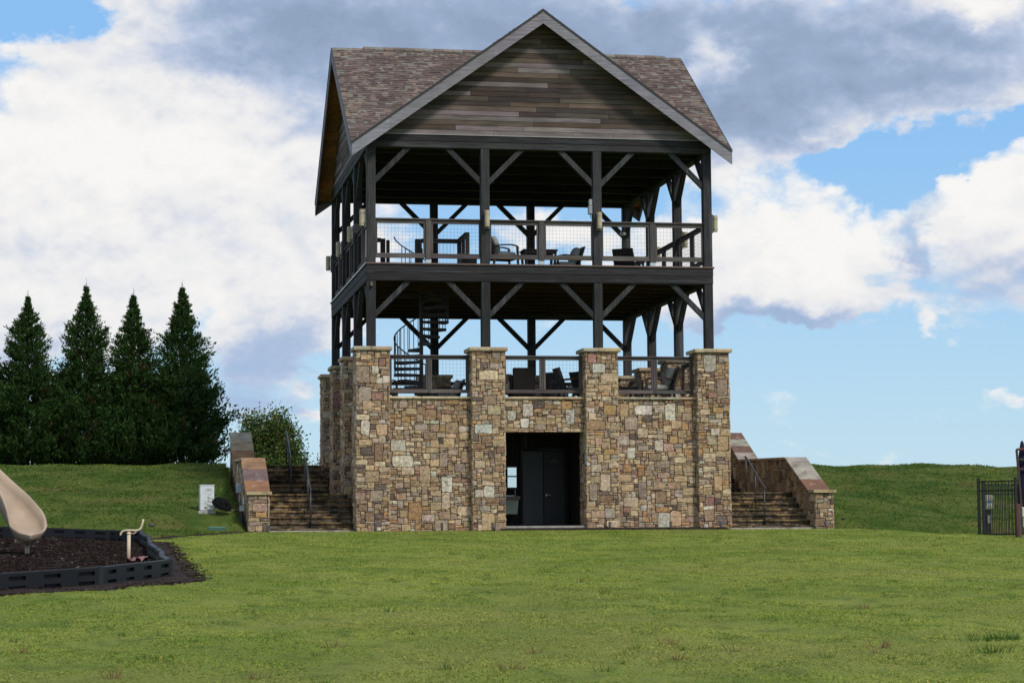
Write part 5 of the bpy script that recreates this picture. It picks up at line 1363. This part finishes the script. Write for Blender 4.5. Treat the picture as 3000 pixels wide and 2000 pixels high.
# ============================================================ pool fence and utility things at the right edge
def fence(pts, label, s_=.105):
    FN = thing('picket_fence', label, 'fence', (pts[0][0], pts[0][1], 0), 'black metal picket fences')
    for (a, b_) in zip(pts[:-1], pts[1:]):
        A = Vector((a[0], a[1], a[2])); B_ = Vector((b_[0], b_[1], b_[2])); d = B_ - A; L = d.length; n = max(2, int(L / s_))
        for hgt in (1.55, 1.30, .12): MB().beam(A + Vector((0, 0, hgt)), B_ + Vector((0, 0, hgt)), .03, .038, (.012, .012, .014)).build('rail', M['paint'], FN)
        for k in range(1, n):
            p = A + d * (k / n); MB().box(p.x - .009, p.x + .009, p.y - .009, p.y + .009, p.z + .03, p.z + 1.54, (.012, .012, .014)).build('picket', M['paint'], FN)
    for a in pts:
        pp = MB().bbox(a[0] - .034, a[0] + .034, a[1] - .034, a[1] + .034, a[2] - .5, a[2] + 1.61, (.013, .013, .015), .004).build('fence_post', M['paint'], FN); MB().bbox(a[0] - .042, a[0] + .042, a[1] - .042, a[1] + .042, a[2] + 1.611, a[2] + 1.645, (.013, .013, .015), .01).build('post_cap', M['paint'], pp)
FZ = -.31
fence([(16.30, -4.0, FZ), (16.95, -5.0, FZ), (18.6, -5.3, FZ - .02), (20.3, -5.6, FZ - .04)], 'black picket fence running toward the camera at the right edge')
fence([(16.75, -3.2, FZ - .06), (18.6, -2.9, FZ - .1), (20.4, -2.6, FZ - .12)], 'second black picket fence behind the front one, running away from it')

u_ = thing('meter_pedestal', 'beige meter box with a blue label on a post seen through the fence', 'meter box', (17.1, -2.6, FZ))
MB().bbox(16.97, 17.23, -2.75, -2.60, .50, .90, (.42, .40, .33), .02).build('meter_box', M['paint'], u_); MB().box(17.03, 17.18, -2.756, -2.751, .60, .68, (.62, .68, .70)).box(17.03, 17.18, -2.756, -2.751, .685, .73, (.10, .30, .50)).build('label', M['paint'], u_)
MB().box(17.03, 17.17, -2.68, -2.6, -.6, .499, (.03, .03, .03)).build('post', M['paint'], u_); MB().lathe((17.08, -2.75, .12), [(.035, 0), (.035, .22)], 10, (.5, .5, .48)).build('pipe', M['paint'], u_)
u_ = thing('bollard_post', 'square dark brown post in front of the fence at the right edge', 'post', (15.21, -9.3, -.4))
bx_, by_ = 15.21, -9.3
MB().bbox(bx_ - .06, bx_ + .06, by_ - .06, by_ + .06, -.7, .55, (.085, .045, .040), .008).build('post', M['wood_z'], u_)
u_ = thing('utility_pedestal', 'grey and cream electrical boxes at the extreme right edge', 'electrical box', (15.4, -9.3, -.4))
MB().bbox(bx_ + .08, bx_ + .42, by_ - .08, by_ + .1, .22, .47, (.50, .48, .38), .01).build('upper_box', M['paint'], u_); MB().bbox(bx_ + .09, bx_ + .42, by_ - .08, by_ + .1, -.03, .20, (.28, .32, .30), .01).build('lower_box', M['paint'], u_); MB().tube([(bx_ + .17, by_, -.03), (bx_ + .18, by_, -.6)], .02, 8, (.03, .03, .03)).build('pipe', M['paint'], u_)
u_ = thing('closed_parasol', 'navy blue closed parasol standing at the right edge beside a red brown chair back', 'parasol', (16.5, -6.6, -.4))
ux_, uy_ = 16.50, -6.6
MB().lathe((ux_, uy_, .15), [(.03, 0), (.11, .1), (.15, .4), (.16, .8), (.14, 1.1), (.12, 1.5), (.08, 1.85), (.04, 2.05), (.0, 2.1)], 12, (.012, .014, .035)).build('folded_canopy', M['fabric'], u_); MB().tube([(ux_, uy_, -.4), (ux_, uy_, .3)], .025, 8, (.05, .05, .05)).build('pole', M['paint'], u_)
u_ = thing('tall_stool_back', 'narrow dark brown slatted seat back beside the parasol', 'chair', (16.3, -6.8, -.4))
vx0 = ux_ - .22
MB().beam((vx0 - .02, uy_ - .2, 2.0), (vx0 + .05, uy_ - .2, .9), .05, .05, (.05, .025, .022)).build('stile', M['paint'], u_); MB().beam((vx0 - .02, uy_ - .2, 2.0), (vx0 + .35, uy_ - .2, 2.06), .05, .06, (.10, .03, .025)).build('top_rail', M['paint'], u_)
for hh in (1.5, 1.75): MB().beam((vx0, uy_ - .2, hh), (vx0 + .35, uy_ - .2, hh), .03, .05, (.05, .025, .022)).build('slat', M['paint'], u_)
MB().beam((vx0 + .05, uy_ - .2, .9), (vx0 + .12, uy_ - .2, -.5), .05, .05, (.05, .025, .022)).build('leg', M['paint'], u_); MB().beam((vx0 + .35, uy_ - .2, 2.06), (vx0 + .40, uy_ - .2, -.5), .05, .05, (.05, .025, .022)).build('leg', M['paint'], u_)

# ============================================================ trees
def evergreen(x, y, h, rb, sd_, label, lean=0):
    z0 = float(H(x, y)) - .1; rng = np.random.RandomState(sd_)
    t_ = thing('arborvitae_tree', label, 'tree', (x, y, z0), 'tall conical evergreens on the left bank')
    tr = MB(); pts = [(x, y, z0), (x + .02, y, z0 + h * .3), (x - .02, y, z0 + h * .65), (x + lean, y, z0 + h)]; tr.tube(pts, [.12, .085, .045, .008], 8); tr.build('trunk', M['bark'], t_)
    prof_r = lambda t: rb * np.interp(t, [0, .04, .25, .35, .5, .6, .7, .8, .88, .95, 1], [.86, .93, .84, .70, .52, .44, .35, .235, .13, .04, .004])
    V_ = []; T_ = []; nb = 1500; thin_ = rng.rand(1500); woods = MB()
    for k in range(nb):
        t = rng.rand() ** 1.15 * .975; a = rng.rand() * 6.283; lump = 1 + .15 * math.sin(a * 2 + t * 17 + sd_) + .12 * math.sin(a * 5 - t * 31 + sd_ * 2)
        rmax = prof_r(t) * lump * (rng.uniform(.62, 1.10)); rise = rng.uniform(.5, 1.1)
        zb = t * h; start = .0; tip = np.array([math.cos(a) * rmax, math.sin(a) * rmax, zb + rmax * rise * .55]); base = np.array([0, 0, zb - rmax * .15])
        if k % 12 == 0: woods.tube([Vector(base) + Vector((x, y, z0)), Vector(tip * [.8, .8, 1]) + Vector((x, y, z0))], [.016, .005], 4)
        ns = int(7 + 26 * rmax); f = .35 + .67 * rng.rand(ns) ** .7
        c_ = base + (tip - base) * f[:, None] + rng.randn(ns, 3) * np.array([.035, .035, .035]) * (.4 + rmax)
        az_ = a + rng.randn(ns) * .7; el_2 = .75 + rng.randn(ns) * .4; L = (.07 + .09 * rng.rand(ns)) * (1.1 if t < .5 else .85)
        d = np.stack([np.cos(az_) * np.cos(el_2), np.sin(az_) * np.cos(el_2), np.sin(el_2)], 1); sd2 = np.cross(d, rng.randn(ns, 3)); sd2 /= np.linalg.norm(sd2, axis=1)[:, None] + 1e-6
        wv = L[:, None] * .20
        A = c_ - d * L[:, None] * .35; B1 = c_ + sd2 * wv; B2_ = c_ - sd2 * wv; Cc = c_ + d * L[:, None] * .8
        V_.append(np.stack([A, B1, Cc, A, Cc, B2_], 1).reshape(-1, 3))
        shade = (.55 + .8 * rng.rand(ns) + .35 * (rng.rand() < .25)); col = np.array([.042, .084, .024]) * np.array([1, 1, 1]) * shade[:, None]
        if rng.rand() < .03: col = np.array([.095, .062, .03]) * shade[:, None]
        T_.append(np.repeat(col, 2, axis=0))
    # fine leader
    for k in range(26):
        t = .93 + .1 * k / 26; a = rng.rand() * 6.28; L = .09 * (1.35 - k / 26)
        c_ = np.array([[lean * .9, 0, t * h]]); d = np.array([[math.cos(a) * .8, math.sin(a) * .8, .6]]); sd2 = np.cross(d, np.array([[0, 0, 1.]]))
        V_.append(np.stack([c_, c_ + d * L * .5 + sd2 * .012, c_ + d * L * 1.4, c_, c_ + d * L * 1.4, c_ + d * L * .5 - sd2 * .012], 1).reshape(-1, 3)); T_.append(np.tile(np.array([[.05, .085, .03]]), (2, 1)))
    V_ = np.concatenate(V_); T_ = np.concatenate(T_)
    fast_mesh('crown', V_, np.arange(len(V_)).reshape(-1, 3), T_, M['leaf'], t_)
    MB2 = t_.children[-1]; MB2.location = (x - t_.location.x, y - t_.location.y, z0 - t_.location.z)
    woods.build('branches', M['bark'], t_)


E_ = [(-9.86, 14.0, 5.95, 1.75, 1, 'first tall dark evergreen from the left edge'), (-7.95, 14.1, 6.35, 1.70, 2, 'second dark evergreen from the left, nearly as tall as the last'),
      (-6.38, 14.0, 6.10, 1.60, 3, 'third evergreen from the left, with a narrow notched top'), (-4.75, 14.0, 6.40, 1.85, 4, 'rightmost and tallest evergreen, beside the stone wall'),
      (-11.7, 14.2, 5.9, 1.7, 5, 'evergreen at the very left edge, mostly out of view')]
for (x, y, h, rb, s_, lab) in E_: evergreen(x, y, h, rb, s_, lab)


def leafy(name, x, y, lobes, nleaf, size, cols, label, cat, trunk, grp=None, flowers=None, sd_=1):
    z0 = float(H(x, y)) - .1; rng = np.random.RandomState(sd_); t_ = thing(name, label, cat, (x, y, z0), grp)
    tr = MB()
    for (lx, ly, lz, r_, rzz) in lobes:
        p = [(x, y, z0), (x + lx * .3, y + ly * .3, z0 + lz * .45), (x + lx, y + ly, z0 + lz)]; tr.tube(p, [trunk, trunk * .6, trunk * .15], 7)
        for q in range(5):
            a = rng.rand() * 6.28; e_ = rng.rand() * 1.2; tr.tube([p[2], (p[2][0] + r_ * .8 * math.cos(a) * math.cos(e_), p[2][1] + r_ * .8 * math.sin(a) * math.cos(e_), p[2][2] + rzz * .8 * math.sin(e_))], [trunk * .2, trunk * .05], 4)
    tr.build('trunk', M['bark'], t_)
    V_ = []; T_ = []; wts = np.array([l[3] ** 2 for l in lobes]); wts = wts / wts.sum()
    for (lx, ly, lz, r_, rzz), wgt in zip(lobes, wts):
        n = int(nleaf * wgt); ncl = max(8, n // 26); cd_ = rng.randn(ncl, 3); cd_ /= np.linalg.norm(cd_, axis=1)[:, None]; cr2 = (.45 + .6 * rng.rand(ncl)) ; cc = cd_ * cr2[:, None] * np.array([r_, r_, rzz]) + np.array([lx, ly, lz])
        idx = rng.randint(0, ncl, n); c_ = cc[idx] + rng.randn(n, 3) * size * 1.7
        d = rng.randn(n, 3); d[:, 2] -= .3; d /= np.linalg.norm(d, axis=1)[:, None]; s2 = np.cross(d, rng.randn(n, 3)); s2 /= np.linalg.norm(s2, axis=1)[:, None]; L = size * (.6 + .7 * rng.rand(n))[:, None]
        V_.append(np.stack([c_ - d * L * .5, c_ + s2 * L * .35, c_ + d * L * .6, c_ - d * L * .5, c_ + d * L * .6, c_ - s2 * L * .35], 1).reshape(-1, 3))
        cl = np.array(cols)[rng.randint(0, len(cols), n)] * (.7 + .6 * rng.rand(n))[:, None]; T_.append(np.repeat(cl, 2, axis=0))
    V_ = np.concatenate(V_); T_ = np.concatenate(T_); fast_mesh('crown', V_, np.arange(len(V_)).reshape(-1, 3), T_, M['leaf'], t_)
    if flowers:
        V_ = []; T_ = []
        for (fx_, fy_, fz_, fr_) in flowers:
            n = 60; c_ = np.array([fx_, fy_, fz_]) + rng.randn(n, 3) * fr_; d = rng.randn(n, 3); d /= np.linalg.norm(d, axis=1)[:, None]; s2 = np.cross(d, rng.randn(n, 3)); s2 /= np.linalg.norm(s2, axis=1)[:, None]; L = .07
            V_.append(np.stack([c_ - d * L, c_ + s2 * L, c_ + d * L], 1).reshape(-1, 3)); T_.append(np.tile(np.array([[.50, .02, .05]]), (n, 1)))
        V_ = np.concatenate(V_); fast_mesh('blossom', V_, np.arange(len(V_)).reshape(-1, 3), np.concatenate(T_), M['leaf'], t_)
G1 = [(.075, .125, .035), (.10, .15, .045), (.06, .10, .03), (.13, .155, .05), (.08, .13, .035), (.065, .115, .03)]
zt = float(H(-.2, 40)); B0 = 3.1 - zt
leafy('broadleaf_tree', -.15, 40, [(-.66, 0, B0 + 1.85, .58, .75), (.38, 0, B0 + 1.95, .62, .75), (.85, 0, B0 + 1.25, .58, .70), (-.88, .1, B0 + .8, .45, .65), (0, .2, B0 + .9, .95, .9), (1.3, .2, B0 + .45, .45, .50), (-1.1, 0, B0 + .1, .35, .4), (0, -.2, B0 + .0, 1.25, .55)], 24000, .115, G1 + G1 + [(.16, .09, .03)], 'rounded green tree with reddish tips standing behind the left steps', 'tree', .10, sd_=7)
zt = float(H(2.3, 34)); B0 = 2.9 - zt
leafy('flowering_tree', 2.35, 34, [(.3, 0, B0 + .6, .6, .65), (-.3, .1, B0 + .2, .5, .5), (.6, 0, B0 + 1.5, .5, .8), (0, 0, B0 - .3, .8, .5), (-.05, 0, B0 + 1.0, .35, .35)], 7000, .08, [(.05, .075, .03), (.07, .08, .03), (.12, .12, .035)], 'thin tree with crimson flowers half hidden behind the left stone piers', 'tree', .05,
      flowers=[(-.10, -.5, B0 + .35, .06), (.05, -.5, B0 + .1, .07), (-.05, -.5, B0 - .1, .06), (.12, -.5, B0 + .75, .05), (.2, -.5, B0 + .2, .06)], sd_=9)
